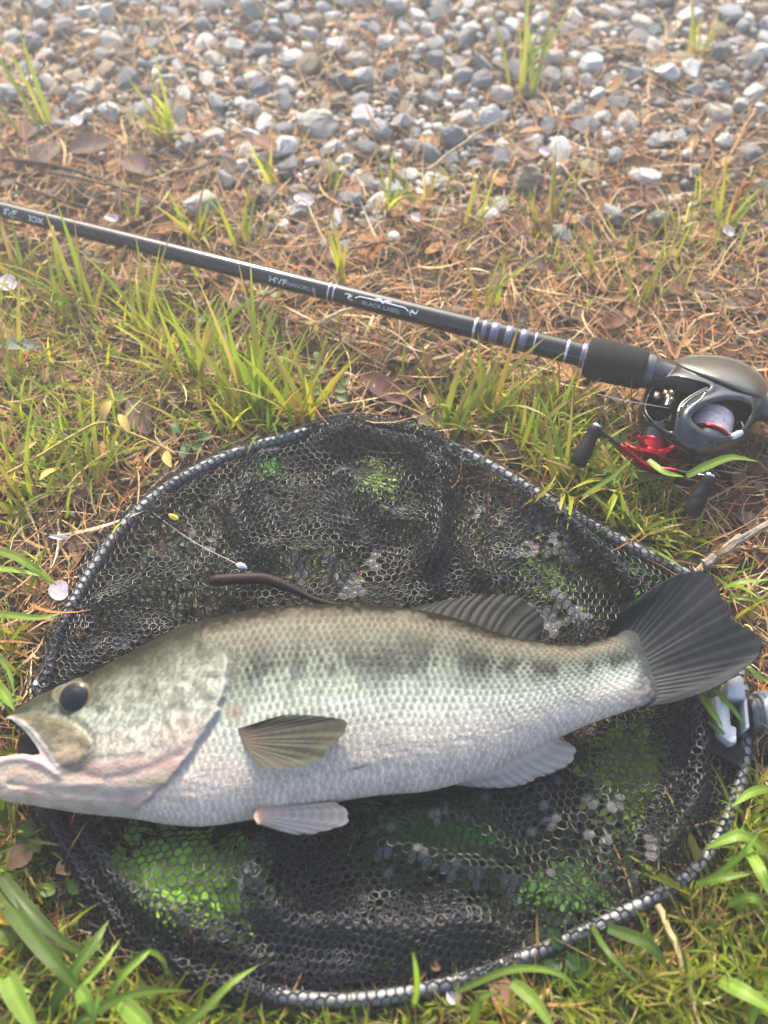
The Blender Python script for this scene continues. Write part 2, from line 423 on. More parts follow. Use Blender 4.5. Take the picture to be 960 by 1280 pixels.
    band = np.exp(-((Dn - .37 - .03 * np.sin(S / 55)) / .11) ** 2)
    blot = sst(.40, .66, vn(S / 17, D * 2.6 + 7, 42) * .6 + vn(S / 5, D * 16, 43) * .4)
    C *= (1 - .72 * band * blot * body)[..., None]
    spot = np.exp(-(((fu - .30) / .26) ** 2 + ((fa - .5) / .40) ** 2))
    flank = sst(.24, .36, D) * sst(.84, .62, D)
    C *= (1 - (.50 * spot * flank + .45 * spot * sst(.05, .15, D) * sst(.5, .3, D)) [..., None] * body[..., None] * (.6 + .8 * vn(S / 14, A / 2, 44))[..., None].clip(0, 1.2))
    C = C * (1 + (.45 * edge * body * sst(.08, .2, D))[..., None])
    C = C * (.84 + .32 * vn(X / 2.6, Y / 2.6, 45))[..., None] * (.88 + .24 * vn(X / 16, Y / 9, 57))[..., None]
    # head
    hd = sst(-2, 4, gd) * sst(1.0, .97, D)
    chk = np.array([1.0, 1.06, 1.06]) * np.stack([np.interp(Dn, [0, .08, .16, .28, .5, .7, 1], q) for q in ([.008, .010, .036, .115, .26, .42, .48], [.008, .010, .036, .12, .262, .355, .39], [.004, .005, .024, .094, .22, .295, .31])], -1)
    wr = vn((X + .35 * Y) / 3.4 + 1.2 * vn(X / 9, Y / 9, 47), Y / 6.5, 46) * .7 + .3 * vn(X / 2.2, Y / 3, 49)
    ret = sst(.30, .72, wr); rw = sst(.42, .15, np.abs(D - .44))
    chk *= (1 + rw * (.62 * ret - .28))[..., None]
    chk *= (.86 + .28 * vn(X / 11, Y / 8, 54))[..., None]
    chk *= (1 - .35 * sst(.55, .75, vn(X / 20, Y / 14, 48)) * sst(.55, .35, D))[..., None]
    chk *= (1 - .30 * np.exp(-(pd / 4) ** 2) * win)[..., None]
    chk *= (1 - .25 * np.exp(-((pd + 24) / 7) ** 2) * win)[..., None]
    C = C * (1 - hd[..., None]) + chk * hd[..., None]
    def blend(mask, c):
        nonlocal C
        m = np.clip(mask, 0, 1)[..., None]; C = C * (1 - m) + np.asarray(c) * m
    blend(.75 * sst(.55, .85, vn(X / 26, Y / 12, 50)) * hd * sst(.62, .75, D), (.40, .255, .22))
    blend(.6 * sst(.60, .8, vn(X / 24 + 9, Y / 10, 51)) * hd * sst(.66, .8, D), (.37, .29, .17))
    blend(.5 * np.exp(-(pdist(isth, X, Y, False) / 9) ** 2), (.36, .22, .20))
    blend(.5 * np.exp(-(((X - 250) / 40) ** 2 + ((Y - 945) / 22) ** 2)) * hd, (.36, .27, .245))
    blend(.7 * np.exp(-((gd - 3) / 3.5) ** 2) * sst(832, 850, Y) * sst(1000, 960, Y), (.36, .36, .34))
    blend(.45 * np.exp(-((gd + 7) / 6) ** 2) * sst(905, 925, Y) * sst(985, 955, Y) * 0 + .8 * np.exp(-(((X - 303) / 14) ** 2 + ((Y - 912) / 13) ** 2)), (.15, .105, .085))
    blend(.55 * np.exp(-((gd + 6) / 9) ** 2) * sst(835, 850, Y) * sst(895, 870, Y), (.10, .11, .08))
    blend(.6 * np.exp(-(((X - 272) / 16) ** 2 + ((Y - 836) / 7) ** 2)), (.05, .055, .045))
    blend(.45 * np.exp(-((pd + 2) / 3.0) ** 2) * win, (.10, .105, .085)); blend(.35 * np.exp(-((pd + 26) / 3.4) ** 2) * win * sst(930, 900, Y), (.11, .115, .09))
    blend(.9 * sst(-1, 4, ms) * (.75 + .35 * vn(X / 7, Y / 5, 56)), (.085, .07, .036))
    blend(.85 * sst(-1, 6, ms) * np.exp(-(((X - 98) / 22) ** 2 + ((Y - 957) / 17) ** 2)), (.34, .27, .19))
    blend(.6 * np.exp(-((ms + 4) / 5) ** 2) * sst(75, 100, X) * sst(905, 915, Y), (.09, .09, .05))
    blend(.95 * np.exp(-(pdist(lip, X, Y, False) / 4.0) ** 2), (.40, .37, .34))
    low = sst(0, 6, Y - np.interp(X, [-40, 0, 42, 84, 130], [950, 950, 950, 975, 986])) * sst(150, 110, X)
    blend(.75 * low, (.52, .44, .345))
    C = C * (1 - .30 * (low * (vn(X / 10, Y / 3.2, 61) > .62))[..., None] * np.array([.5, .8, 1.0])) * (.9 + .2 * vn(X / 6, Y / 5, 62))[..., None]
    blend(.5 * low * vn(X / 18, Y / 7, 53), (.54, .38, .32))
    pm = inside([(36, 956), (50, 948), (62, 944), (86, 974), (70, 972), (50, 962)], X, Y)
    blend(.9 * pm, (.50, .33, .34))
    blend(.95 * sst(.16, .05, D) * sst(135, 60, X) * 1.0, (.03, .03, .014))
    blend(.9 * sst(23, 19, eyed), (.10, .10, .07))
    blend(.8 * np.exp(-(((X - 450) / 12) ** 2 + ((Y - 971 + (X - 450) * .25) / 1.4) ** 2)), (.10, .09, .09))     # a small cut on the belly
    blend(.92 * sst(L[-1] - 42, L[-1] - 4, S + 16 * (vn(S / 5, D * 22, 63) - .5)), (.040, .045, .050))
    # --- lower half (lies on the net) and assembly
    gapo = spline([(12, 903), (30, 912), (46, 927), (62, 950), (54, 954), (40, 952), (22, 953), (0, 955), (-40, 965), (-40, 900)], 80, True)
    F = grid_faces(NU, NV)[:, ::-1]
    cx = X.reshape(-1)[F].mean(1); cy = Y.reshape(-1)[F].mean(1)
    keep = ~inside(gapo, cx, cy)
    NU2, NV2 = 150, 60
    iu = np.linspace(0, NU - 1, NU2).astype(int); iv = np.linspace(0, NV - 1, NV2).astype(int)
    X2, Y2 = X[np.ix_(iu, iv)], Y[np.ix_(iu, iv)]
    W2 = P(X2, Y2, ZF); W2[..., 2] -= .85 * H[np.ix_(iu, iv)] + .0003
    W2[..., 2] = np.maximum(W2[..., 2], .0075)
    C2 = C[np.ix_(iu, iv)].copy()
    mouth = np.exp(-(((X2 - 50) / 60) ** 2 + ((Y2 - 935) / 40) ** 2))[..., None].clip(0, 1)
    C2 = C2 * (1 - mouth) + np.array([.06, .045, .035]) * mouth
    F2 = grid_faces(NU2, NV2)
    c2x = X2.reshape(-1)[F2].mean(1); c2y = Y2.reshape(-1)[F2].mean(1)
    keep2 = ~(inside(gapo, c2x, c2y) & (c2x < 16))
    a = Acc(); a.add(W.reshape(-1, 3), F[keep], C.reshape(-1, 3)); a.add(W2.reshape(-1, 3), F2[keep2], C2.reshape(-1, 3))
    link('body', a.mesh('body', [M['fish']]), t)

    # --- eye: a glossy ball set in the socket, with its pupil
    e0 = P(94, 872, ZF + .0200); ax = np.array([-.10, -.06, 1.0])
    ang = np.linspace(0, np.pi * .5, 14)
    prof_e = [(-.004, .0092)] + [(.0032 * math.sin(q) - .0, .0092 * math.cos(q) + 1e-5) for q in ang]
    V, Fc = lathe(e0, e0 + ax, prof_e, 40)
    rr_ = np.linalg.norm((V - e0) - np.outer((V - e0) @ (ax / np.linalg.norm(ax)), ax / np.linalg.norm(ax)), axis=1)
    ce = np.where((rr_ > .0079)[:, None], [.12, .095, .05], [.006, .007, .012])
    eye = link('eye', Acc().add(V, Fc, ce).mesh('eye', [M['eye']]), t)
    pr = [(.0033 * math.sin(q) + .00012, (.0076) * math.cos(q) + 1e-5) for q in np.linspace(.45, np.pi / 2, 10)]
    V, Fc = lathe(e0, e0 + ax, pr, 32)
    link('pupil', Acc().add(V, Fc, (.004, .006, .012)).mesh('pupil', [M['eye']]), eye)

    # --- fins: sheets of rays fanned from a root line to a free edge
    def fin(name, root, edge, z0, z1, rays, c_dark, c_light, c_root=None, curl=0., thick=.0005, ragged=.04, amp=.0006, seed=0, droop=0., per=9):
        nu, nw = rays * per + 1, 46
        r = spline(root, nu); e = spline(edge, 4 * nu); e = resamp(e, nu); r = resamp(r, nu)
        k = np.linspace(0, rays, nu); kk = k + .5 * (vn(k * .9, 0 * k, 65 + seed) - .5); ray = np.cos(kk * 2 * np.pi)                # 1 on a ray, -1 between
        w = np.linspace(0, 1, nw)
        rag = 1 - ragged * (vn(k * 1.6, 0 * k, 60 + seed)) - ragged * .7 * np.clip(-ray, 0, 1) - 1.6 * ragged * sst(.78, .92, vn(k * .8, 0 * k + 4, 62 + seed))
        X = r[:, 0:1] + (e - r)[:, 0:1] * (w[None] * rag[:, None]); Y = r[:, 1:2] + (e - r)[:, 1:2] * (w[None] * rag[:, None])
        if curl:
            pr_ = np.stack([-(e - r)[:, 1], (e - r)[:, 0]], -1)
            bow = curl * np.sin(w * np.pi)
            X = X + pr_[:, 0:1] * bow[None]; Y = Y + pr_[:, 1:2] * bow[None]
        Z = z0 + (z1 - z0) * w[None] ** .9 - droop * w[None] ** 2 + amp * ray[:, None] * sst(0, .15, w)[None] * (1 - .35 * w[None]) + .0030 * (vn(k[:, None] / 3.5 + 0 * w[None], w[None] * 2.5 + 0 * k[:, None], 70 + seed) - .5) * w[None]
        c = (.5 + .5 * ray)[:, None] ** 1.5 * (.55 + .6 * vn(np.floor(k + .5)[:, None] * 3.1 + 0 * w, w[None] * 7 + 0 * k[:, None], 80 + seed))
        seg = .88 + .12 * np.sin(w[None] * 60 + k[:, None])
        Cc = (np.asarray(c_dark) * (1 - c[..., None].clip(0, 1)) + np.asarray(c_light) * c[..., None].clip(0, 1)) * seg[..., None]
        if c_root is not None:
            m = (sst(.38, .0, w)[None] * (.7 + .6 * vn(k[:, None] / 2 + 0 * w, w[None] * 4 + 0 * k[:, None], 90 + seed)))[..., None].clip(0, 1)
            Cc = Cc * (1 - m) + np.asarray(c_root) * m
        V1 = P(X, Y, Z).reshape(-1, 3); V2 = P(X, Y, Z - thick).reshape(-1, 3)
        F1 = grid_faces(nu, nw); F2_ = F1[:, ::-1] + nu * nw
        b = np.r_[np.arange(nw), np.arange(1, nu) * nw + nw - 1, (nu - 1) * nw + np.arange(nw - 2, -1, -1), np.arange(nu - 2, 0, -1) * nw]
        b2 = np.roll(b, -1); F3 = np.stack([b, b2, b2 + nu * nw, b + nu * nw], -1)
        cc = Cc.reshape(-1, 3)
        link(name, Acc().add(np.vstack([V1, V2]), [F1, F2_, F3], np.vstack([cc, cc])).mesh(name, [M['fin']]), t)
    fin('tail_fin', [(757, 797), (770, 800), (784, 818), (800, 845), (812, 874), (806, 884)],
        [(765, 778), (793, 750), (843, 719), (878, 712), (894, 722), (903, 741), (915, 759), (921, 775), (947, 791), (955, 810), (947, 825), (922, 843), (893, 860), (860, 872), (836, 879)],
        .036, .046, 24, (.009, .011, .015), (.020, .025, .032), (.04, .045, .045), amp=.00014, ragged=.02, seed=1)
    fin('dorsal_fin', [(505, 765), (550, 771), (590, 782), (630, 797), (672, 806)],
        [(522, 757), (560, 749), (602, 742), (636, 742), (662, 752), (680, 774), (676, 800)], .039, .034, 16, (.006, .007, .008), (.018, .020, .020), None, amp=.00014, ragged=.06, seed=2, curl=-.06)
    fin('anal_fin', [(700, 918), (670, 936), (630, 956), (590, 972), (556, 979)],
        [(700, 922), (719, 934), (717, 952), (690, 968), (645, 984), (603, 985), (560, 980)], .036, .026, 15, (.36, .33, .29), (.48, .44, .38), (.52, .44, .37), amp=.00014, ragged=.05, seed=3, curl=.05)
    fin('pelvic_fin', [(326, 1008), (320, 1014), (317, 1021), (322, 1030)],
        [(346, 998), (390, 1003), (421, 1003), (436, 1013), (438, 1025), (428, 1033), (400, 1041), (372, 1044), (340, 1036)], .048, .040, 11, (.42, .36, .31), (.52, .46, .40), (.50, .35, .27), amp=.0002, ragged=.03, seed=4)
    fin('pectoral_fin', [(297, 911), (300, 919), (304, 929), (309, 940)],
        [(337, 898), (362, 893), (404, 895), (433, 901), (431, 920), (412, 936), (398, 953), (355, 961), (324, 960)], .0660, .0714, 15, (.040, .040, .030), (.075, .075, .060), (.10, .075, .06), amp=.00015, ragged=.02, seed=5, per=10)
    return t
build_fish()

# ------------------------------------------------------------------ the landing net
def ridge(x, y, pts, h, w):
    q = P([p[0] for p in pts], [p[1] for p in pts], .01)[:, :2]
    q = spline(q, 20)
    return h * np.exp(-(pdist(q, x, y, False) / w) ** 2)

def bump_at(x, y, px, py, h, rx, ry=None):
    c = P(px, py, .01); ry = ry or rx
    return h * np.exp(-(((x - c[0]) / rx) ** 2 + ((y - c[1]) / ry) ** 2))

RIDGES = [([(545, 600), (548, 650), (540, 705)], .020, .008), ([(330, 585), (300, 640), (330, 690), (420, 700)], .013, .009), ([(560, 570), (640, 620), (700, 660), (790, 742)], .014, .006),
          ([(420, 545), (500, 560), (560, 600)], .012, .008), ([(430, 600), (480, 650), (540, 660)], .012, .008), ([(600, 640), (590, 700), (620, 740)], .012, .008),
          ([(130, 760), (200, 730), (260, 750)], .012, .009), ([(200, 640), (260, 690), (250, 730)], .010, .010), ([(480, 1062), (560, 1085), (650, 1105), (740, 1150)], .020, .007),
          ([(480, 1040), (550, 1025), (610, 1050), (660, 1100)], .013, .008), ([(855, 890), (862, 940), (850, 1010), (800, 1090)], .018, .008), ([(740, 960), (760, 1020), (745, 1090)], .012, .010),
          ([(330, 1060), (330, 1110), (370, 1150), (480, 1160), (600, 1150)], .013, .010), ([(90, 1050), (130, 1110), (190, 1160)], .014, .010), ([(670, 990), (700, 1040)], .010, .008),
          ([(700, 660), (690, 720), (720, 780)], .009, .009)]

def net_top(x, y):
    d = sdist(HOOP2, x, y)
    r = .0041
    over = ZH + np.sqrt(np.clip(r * r - d * d, 0, None)) + .0004
    out = ZH + .0015 - np.clip(-d - r * .6, 0, None) * .75
    inn = sst(0, .03, d - r)
    base = ZH - .001 + (.0065 - ZH) * inn + 0 * x
    f = sst(.001, .016, d)
    z = base
    fold = 0 * x
    for pts, h, w in RIDGES: fold = np.maximum(fold, ridge(x, y, pts, h, w))
    fold = fold + .0065 * vn(x * 48, y * 48, 120) + .004 * vn(x * 95 + 3, y * 95, 121)
    fold = fold + bump_at(x, y, 230, 1112, .024, .040, .029) + bump_at(x, y, 470, 612, .009, .018) + bump_at(x, y, 560, 1040, .006, .04)
    z = z + f * fold
    z = np.where(np.abs(d) < r, np.maximum(over, z), z)
    z = np.where(d <= -r, out, z)
    # the net goes flat where the fish lies on it
    pp = proj(np.stack([x, y, 0 * x + .02], -1))[0]
    fs = sdist(FISH_POLY, pp[..., 0], pp[..., 1])
    z = np.where(fs > 0, np.minimum(z, .0065), z - (z - .007) * .8 * sst(-22, 0, fs) * (d > r))
    return np.maximum(z, .0015), d

def honeycomb(pitch, rot, ox, oy, ext):
    """vertices, edges and cells of a hexagon lattice covering the hoop"""
    a = pitch / math.sqrt(3)                                            # side of a cell
    cx, cy = HOOP2.mean(0); span = .30
    n = int(span / pitch) + 2; m = int(span / (1.5 * a)) + 2
    ids = {}; V = []; E = set(); cells = []
    ii, jj = np.meshgrid(np.arange(-n, n + 1), np.arange(-m, m + 1), indexing='ij')
    ctr = np.stack([pitch * (ii + .5 * (jj % 2)), 1.5 * a * jj], -1).reshape(-1, 2)
    ca, sa = math.cos(rot), math.sin(rot)
    rotd = np.stack([ctr[:, 0] * ca - ctr[:, 1] * sa + cx + ox, ctr[:, 0] * sa + ctr[:, 1] * ca + cy + oy], -1)
    ok = sdist(HOOP2, rotd[:, 0], rotd[:, 1]) > (-ext if ext < 0 else -(ext * (.55 + .75 * sst(-.02, -.12, rotd[:, 0]))))
    for c in ctr[ok]:
        cell = []
        for k in range(6):
            t = math.pi / 6 + k * math.pi / 3
            p = (c[0] + a * math.cos(t), c[1] + a * math.sin(t)); key = (round(p[0] * 2e4), round(p[1] * 2e4))
            found = None
            for dx in (0, -1, 1):
                for dy in (0, -1, 1):
                    if (key[0] + dx, key[1] + dy) in ids: found = ids[(key[0] + dx, key[1] + dy)]; break
                if found is not None: break
            if found is None: found = ids[key] = len(V); V.append(p)
            cell.append(found)
        cells.append(cell)
        for k in range(6): E.add((min(cell[k], cell[(k + 1) % 6]), max(cell[k], cell[(k + 1) % 6])))
    V = np.array(V); V = np.stack([V[:, 0] * ca - V[:, 1] * sa + cx + ox, V[:, 0] * sa + V[:, 1] * ca + cy + oy], -1)
    return V, np.array(sorted(E)), np.array(cells)

def warp(v, amt, seed):
    x, y = v[:, 0], v[:, 1]
    w = np.stack([vn(x * 20, y * 20, seed) - .5 + .5 * (vn(x * 55, y * 55, seed + 2) - .5), vn(x * 20, y * 20, seed + 1) - .5 + .5 * (vn(x * 55, y * 55, seed + 3) - .5)], -1)
    return v + amt * w

def strands(acc, V3, E, wid, hgt):
    A, B = V3[E[:, 0]], V3[E[:, 1]]
    d = B - A; L = np.linalg.norm(d, axis=1)[:, None] + 1e-9; d /= L
    s = np.cross(d, [0, 0, 1.0]); s /= np.linalg.norm(s, axis=1)[:, None] + 1e-9
    n = np.cross(s, d)
    w = wid * (.8 + .4 * rng.random((len(E), 1)))
    A = A - d * wid * .25; B = B + d * wid * .25
    V = np.stack([A + s * w, A + n * hgt, A - s * w, A - n * hgt, B + s * w, B + n * hgt, B - s * w, B - n * hgt], 1).reshape(-1, 3)
    k = np.arange(len(E))[:, None] * 8
    F = np.vstack([k + np.array([[a, b, b + 4, a + 4]]) for a, b in ((0, 1), (1, 2), (2, 3), (3, 0))])
    acc.add(V, F)

FILM = [(420, 715, 26), (365, 700, 16), (440, 735, 18), (655, 690, 22), (700, 685, 24), (690, 765, 34), (720, 780, 24), (165, 685, 14), (192, 678, 10), (150, 790, 26), (110, 810, 14), (340, 556, 12), (425, 590, 10),
        (260, 775, 14), (250, 748, 8), (545, 1012, 20), (690, 1015, 22), (745, 1010, 16), (748, 1050, 18), (480, 1066, 14), (520, 1072, 12), (560, 1085, 14), (600, 1098, 16), (640, 1106, 12), (810, 1060, 18), (830, 1080, 10),
        (740, 1145, 10), (715, 1142, 10), (330, 690, 12), (290, 640, 8), (600, 640, 10), (550, 720, 12), (470, 700, 14), (120, 770, 10), (775, 1000, 10), (860, 1010, 8), (460, 1000, 20), (500, 985, 10), (380, 720, 14)]

def build_net():
    c = HOOP.mean(0)
    t = thing('landing_net', 'round black rubber mesh landing net under the fish with silver hoop', 'landing net', (float(c[0]), float(c[1]), 0))
    V, F = tube(np.vstack([HOOP, HOOP[:2]]), .0036, 12, False)
    link('hoop', Acc().add(V, F).mesh('hoop', [M['alu']]), t)
    # top layer of mesh
    v, E, cells = honeycomb(.0051, .12, 0, 0, .0105)
    v = warp(v, .0075, 130)
    z, d = net_top(v[:, 0], v[:, 1])
    acc = Acc(); V3 = np.c_[v, z]; strands(acc, V3, E, .00050, .00048)
    tag(link('mesh', acc.mesh('mesh', [M['net']]), t), kind='stuff')
    # lower layer, the far side of the bag, lying on the grass
    v2, E2, _ = honeycomb(.0050, .55, .002, .001, -.004)
    v2 = warp(v2, .010, 140)
    z2 = .0042 + .0035 * vn(v2[:, 0] * 60, v2[:, 1] * 60, 150)
    z2 = np.minimum(z2, np.maximum(net_top(v2[:, 0], v2[:, 1])[0] - .0012, .0012))
    em = v2[E2].mean(1); E2 = E2[vn(em[:, 0] * 26, em[:, 1] * 26, 155) < .46]
    acc = Acc(); strands(acc, np.c_[v2, z2], E2, .00048, .00045)
    tag(link('lower_mesh', acc.mesh('lower_mesh', [M['net']]), t), kind='stuff')
    # loose folds of the bag, several layers thick
    acc = Acc()
    bands = [([(60, 985), (82, 1045), (122, 1108), (182, 1174), (258, 1216), (318, 1236)], .013, .0065), ([(400, 540), (440, 528), (490, 532), (540, 548)], .011, .006), ([(400, 548), (470, 545), (560, 572)], .013, .004), ([(545, 590), (550, 640), (540, 720)], .010, .003), ([(80, 850), (110, 790), (170, 780)], .020, .003), ([(60, 1020), (110, 1100), (190, 1165), (300, 1195), (420, 1190)], .017, .004),
             ([(420, 1190), (520, 1190), (620, 1180)], .014, .004), ([(850, 880), (860, 960), (830, 1050)], .012, .003), ([(300, 620), (330, 660), (300, 720)], .014, .003), ([(420, 640), (480, 670), (530, 690)], .016, .003), ([(640, 660), (600, 720), (540, 740)], .014, .003),
             ([(790, 740), (720, 680), (660, 640)], .008, .003), ([(340, 1080), (350, 1130), (420, 1160), (560, 1150)], .016, .003)]
    for i, (pts, w, dz) in enumerate(bands):
        q = spline(P([p[0] for p in pts], [p[1] for p in pts], .01)[:, :2], 20)
        for k in range(2):
            v3, E3, _ = honeycomb_band(q, w * (1 - .25 * k), .0046, .3 + .9 * k + i)
            if len(E3) == 0: continue
            v3 = warp(v3, .008, 160 + 4 * k + i)
            zt, dd = net_top(v3[:, 0], v3[:, 1])
            e = 1 - (pdist(q, v3[:, 0], v3[:, 1], False) / w) ** 2
            zz = zt + dz * (k + 1) * .6 * np.clip(e, -.4, 1) - .001
            strands(acc, np.c_[v3, np.maximum(zz, .001)], E3, .00050, .00046)
    tag(link('folded_mesh', acc.mesh('folded_mesh', [M['net']]), t), kind='stuff')
    # water held in the cells
    cc = V3[cells].mean(1); pp = proj(cc)[0]
    pick = np.zeros(len(cells), bool)
    for fx, fy, fr in FILM: pick |= (np.hypot(pp[:, 0] - fx, pp[:, 1] - fy) < fr * .85) & (rng.random(len(cells)) < .6)
    pick |= (rng.random(len(cells)) < .012)
    pick &= sdist(HOOP2, cc[:, 0], cc[:, 1]) > .006
    pick &= ~inside(FISH_POLY, pp[:, 0], pp[:, 1])
    acc = Acc()
    for cl in cells[pick]:
        q = V3[cl]; m = q.mean(0); q2 = m + (q - m) * .93
        q3 = m + (q - m) * .5; q3[:, 2] += .0005
        acc.add(np.vstack([q2, q3]), [grid_faces(2, 6, True), np.arange(6, 12)[::-1][None]])
    tag(link('water_film', acc.mesh('water_film', [M['film']]), t), kind='stuff')
    # straps at the joint
    def strap(pts, zs, w, th=.0012):
        q = spline(np.c_[P([p[0] for p in pts], [p[1] for p in pts], .012)[:, :2], zs], 26)
        tg = np.gradient(q, axis=0); tg /= np.linalg.norm(tg, axis=1)[:, None]
        s = np.cross(tg, [0, 0, 1.0]); s /= np.linalg.norm(s, axis=1)[:, None]
        ring = [q + s * w + [0, 0, 0], q + s * w * .9 + [0, 0, th], q - s * w * .9 + [0, 0, th], q - s * w + [0, 0, 0]]
        V = np.stack(ring, 1).reshape(-1, 3)
        link('strap', Acc().add(V, [grid_faces(26, 4, True), np.array([[0, 1, 2, 3]]), np.array([[103, 102, 101, 100]])]).mesh('strap', [M['strap']]), t)
    strap([(866, 872), (868, 905), (885, 930), (925, 950)], [.018, .019, .018, .015], .0058)
    strap([(868, 880), (858, 920), (856, 985)], [.020, .021, .017], .0055)
    strap([(705, 655), (745, 690), (792, 742)], [.019, .020, .018], .0040)
    # joint plates and the handle
    def plate(poly, z0, z1, name='joint_plate'):
        q = P([p[0] for p in poly], [p[1] for p in poly], z1)
        V, F = prism(q, z0, z1, .0008)
        link(name, Acc().add(V, F).mesh(name, [M['alu_plate']], smooth=False), t)
    plate([(894, 870), (911, 871), (914, 907), (921, 910), (921, 928), (914, 929), (899, 917), (896, 900)], .008, .026)
    plate([(909, 853), (912, 849), (926, 843), (931, 856), (933, 874), (909, 871)], .010, .028)
    plate([(929, 871), (934, 872), (937, 910), (933, 911)], .008, .027)
    a, b = P(940, 892, .017), P(1075, 880, .017)
    u = (b - a) / np.linalg.norm(b - a)
    V, F = lathe(a - u * .004, b, [(0, .006), (0, .0112), (.0015, .0122), (.003, .0122), (.0045, .0105), (.007, .0105)], 36)
    h = link('handle', None, t) if False else None
    V2, F2 = lathe(a, b, [(.003, .0098), (.003, .0112), (.004, .0120), (.30, .0120), (.301, .011), (.301, .001)], 48)
    hm = link('handle', Acc().add(V2, F2).mesh('handle', [M['knurl']]), t)
    link('collar', Acc().add(V, F).mesh('collar', [M['seat']]), hm)
    # knurling: two crossing sets of fine raised threads
    acc = Acc(); up = np.array([0, 0, 1.0]); e = np.cross(u, up); e /= np.linalg.norm(e); f = np.cross(u, e)
    for sgn in (1, -1):
        for k in range(46):
            s_ = np.linspace(.005, .045, 24); ph = k * 2 * np.pi / 46 + sgn * s_ / .0120 * 1.0
            pts = a + s_[:, None] * u + .0120 * (np.cos(ph)[:, None] * e + np.sin(ph)[:, None] * f)
            acc.add(*tube(pts, .00022, 4, False))
    tag(link('knurling', acc.mesh('knurling', [M['knurl']]), hm), kind='stuff')

def honeycomb_band(q, w, pitch, rot):
    a = pitch / math.sqrt(3); c = q.mean(0); span = np.abs(q - c).max() + w + pitch
    n = int(span / pitch) + 2; m = int(span / (1.5 * a)) + 2
    ii, jj = np.meshgrid(np.arange(-n, n + 1), np.arange(-m, m + 1), indexing='ij')
    ctr = np.stack([pitch * (ii + .5 * (jj % 2)), 1.5 * a * jj], -1).reshape(-1, 2)
    ca, sa = math.cos(rot), math.sin(rot); Rm = np.array([[ca, -sa], [sa, ca]])
    ctr = ctr[pdist(q, *((ctr @ Rm.T + c).T), False) < w]
    ids = {}; V = []; E = set()
    for p0 in ctr:
        cell = []
        for k in range(6):
            t = math.pi / 6 + k * math.pi / 3; p = (p0[0] + a * math.cos(t), p0[1] + a * math.sin(t)); key = (round(p[0] * 3e3), round(p[1] * 3e3))
            if key not in ids: ids[key] = len(V); V.append(p)
            cell.append(ids[key])
        for k in range(6):
            if cell[k] != cell[(k + 1) % 6]: E.add((min(cell[k], cell[(k + 1) % 6]), max(cell[k], cell[(k + 1) % 6])))
    if not V: return np.zeros((0, 2)), np.zeros((0, 2), int), None
    return np.array(V) @ Rm.T + c, np.array(sorted(E)), None
build_net()

# ------------------------------------------------------------------ the rod
ROD_A, ROD_B = P(-260, 196, .026), P(738, 446.5, .034)
ROD_U = (ROD_B - ROD_A) / np.linalg.norm(ROD_B - ROD_A); ROD_L = float(np.linalg.norm(ROD_B - ROD_A))
def rod_s(px):
    """distance along the rod to where it crosses photo column px"""
    t = np.linspace(0, 1.4, 3000); q = proj(ROD_A + np.outer(t * ROD_L, ROD_U))[0]
    return float(np.interp(px, q[:, 0], t * ROD_L))
S0, S1 = rod_s(0), rod_s(738)
def rod_r(s): return np.interp(s, [0, S0, rod_s(420), S1, S1 + .2], [.0052, .0060, .0069, .0084, .0086])

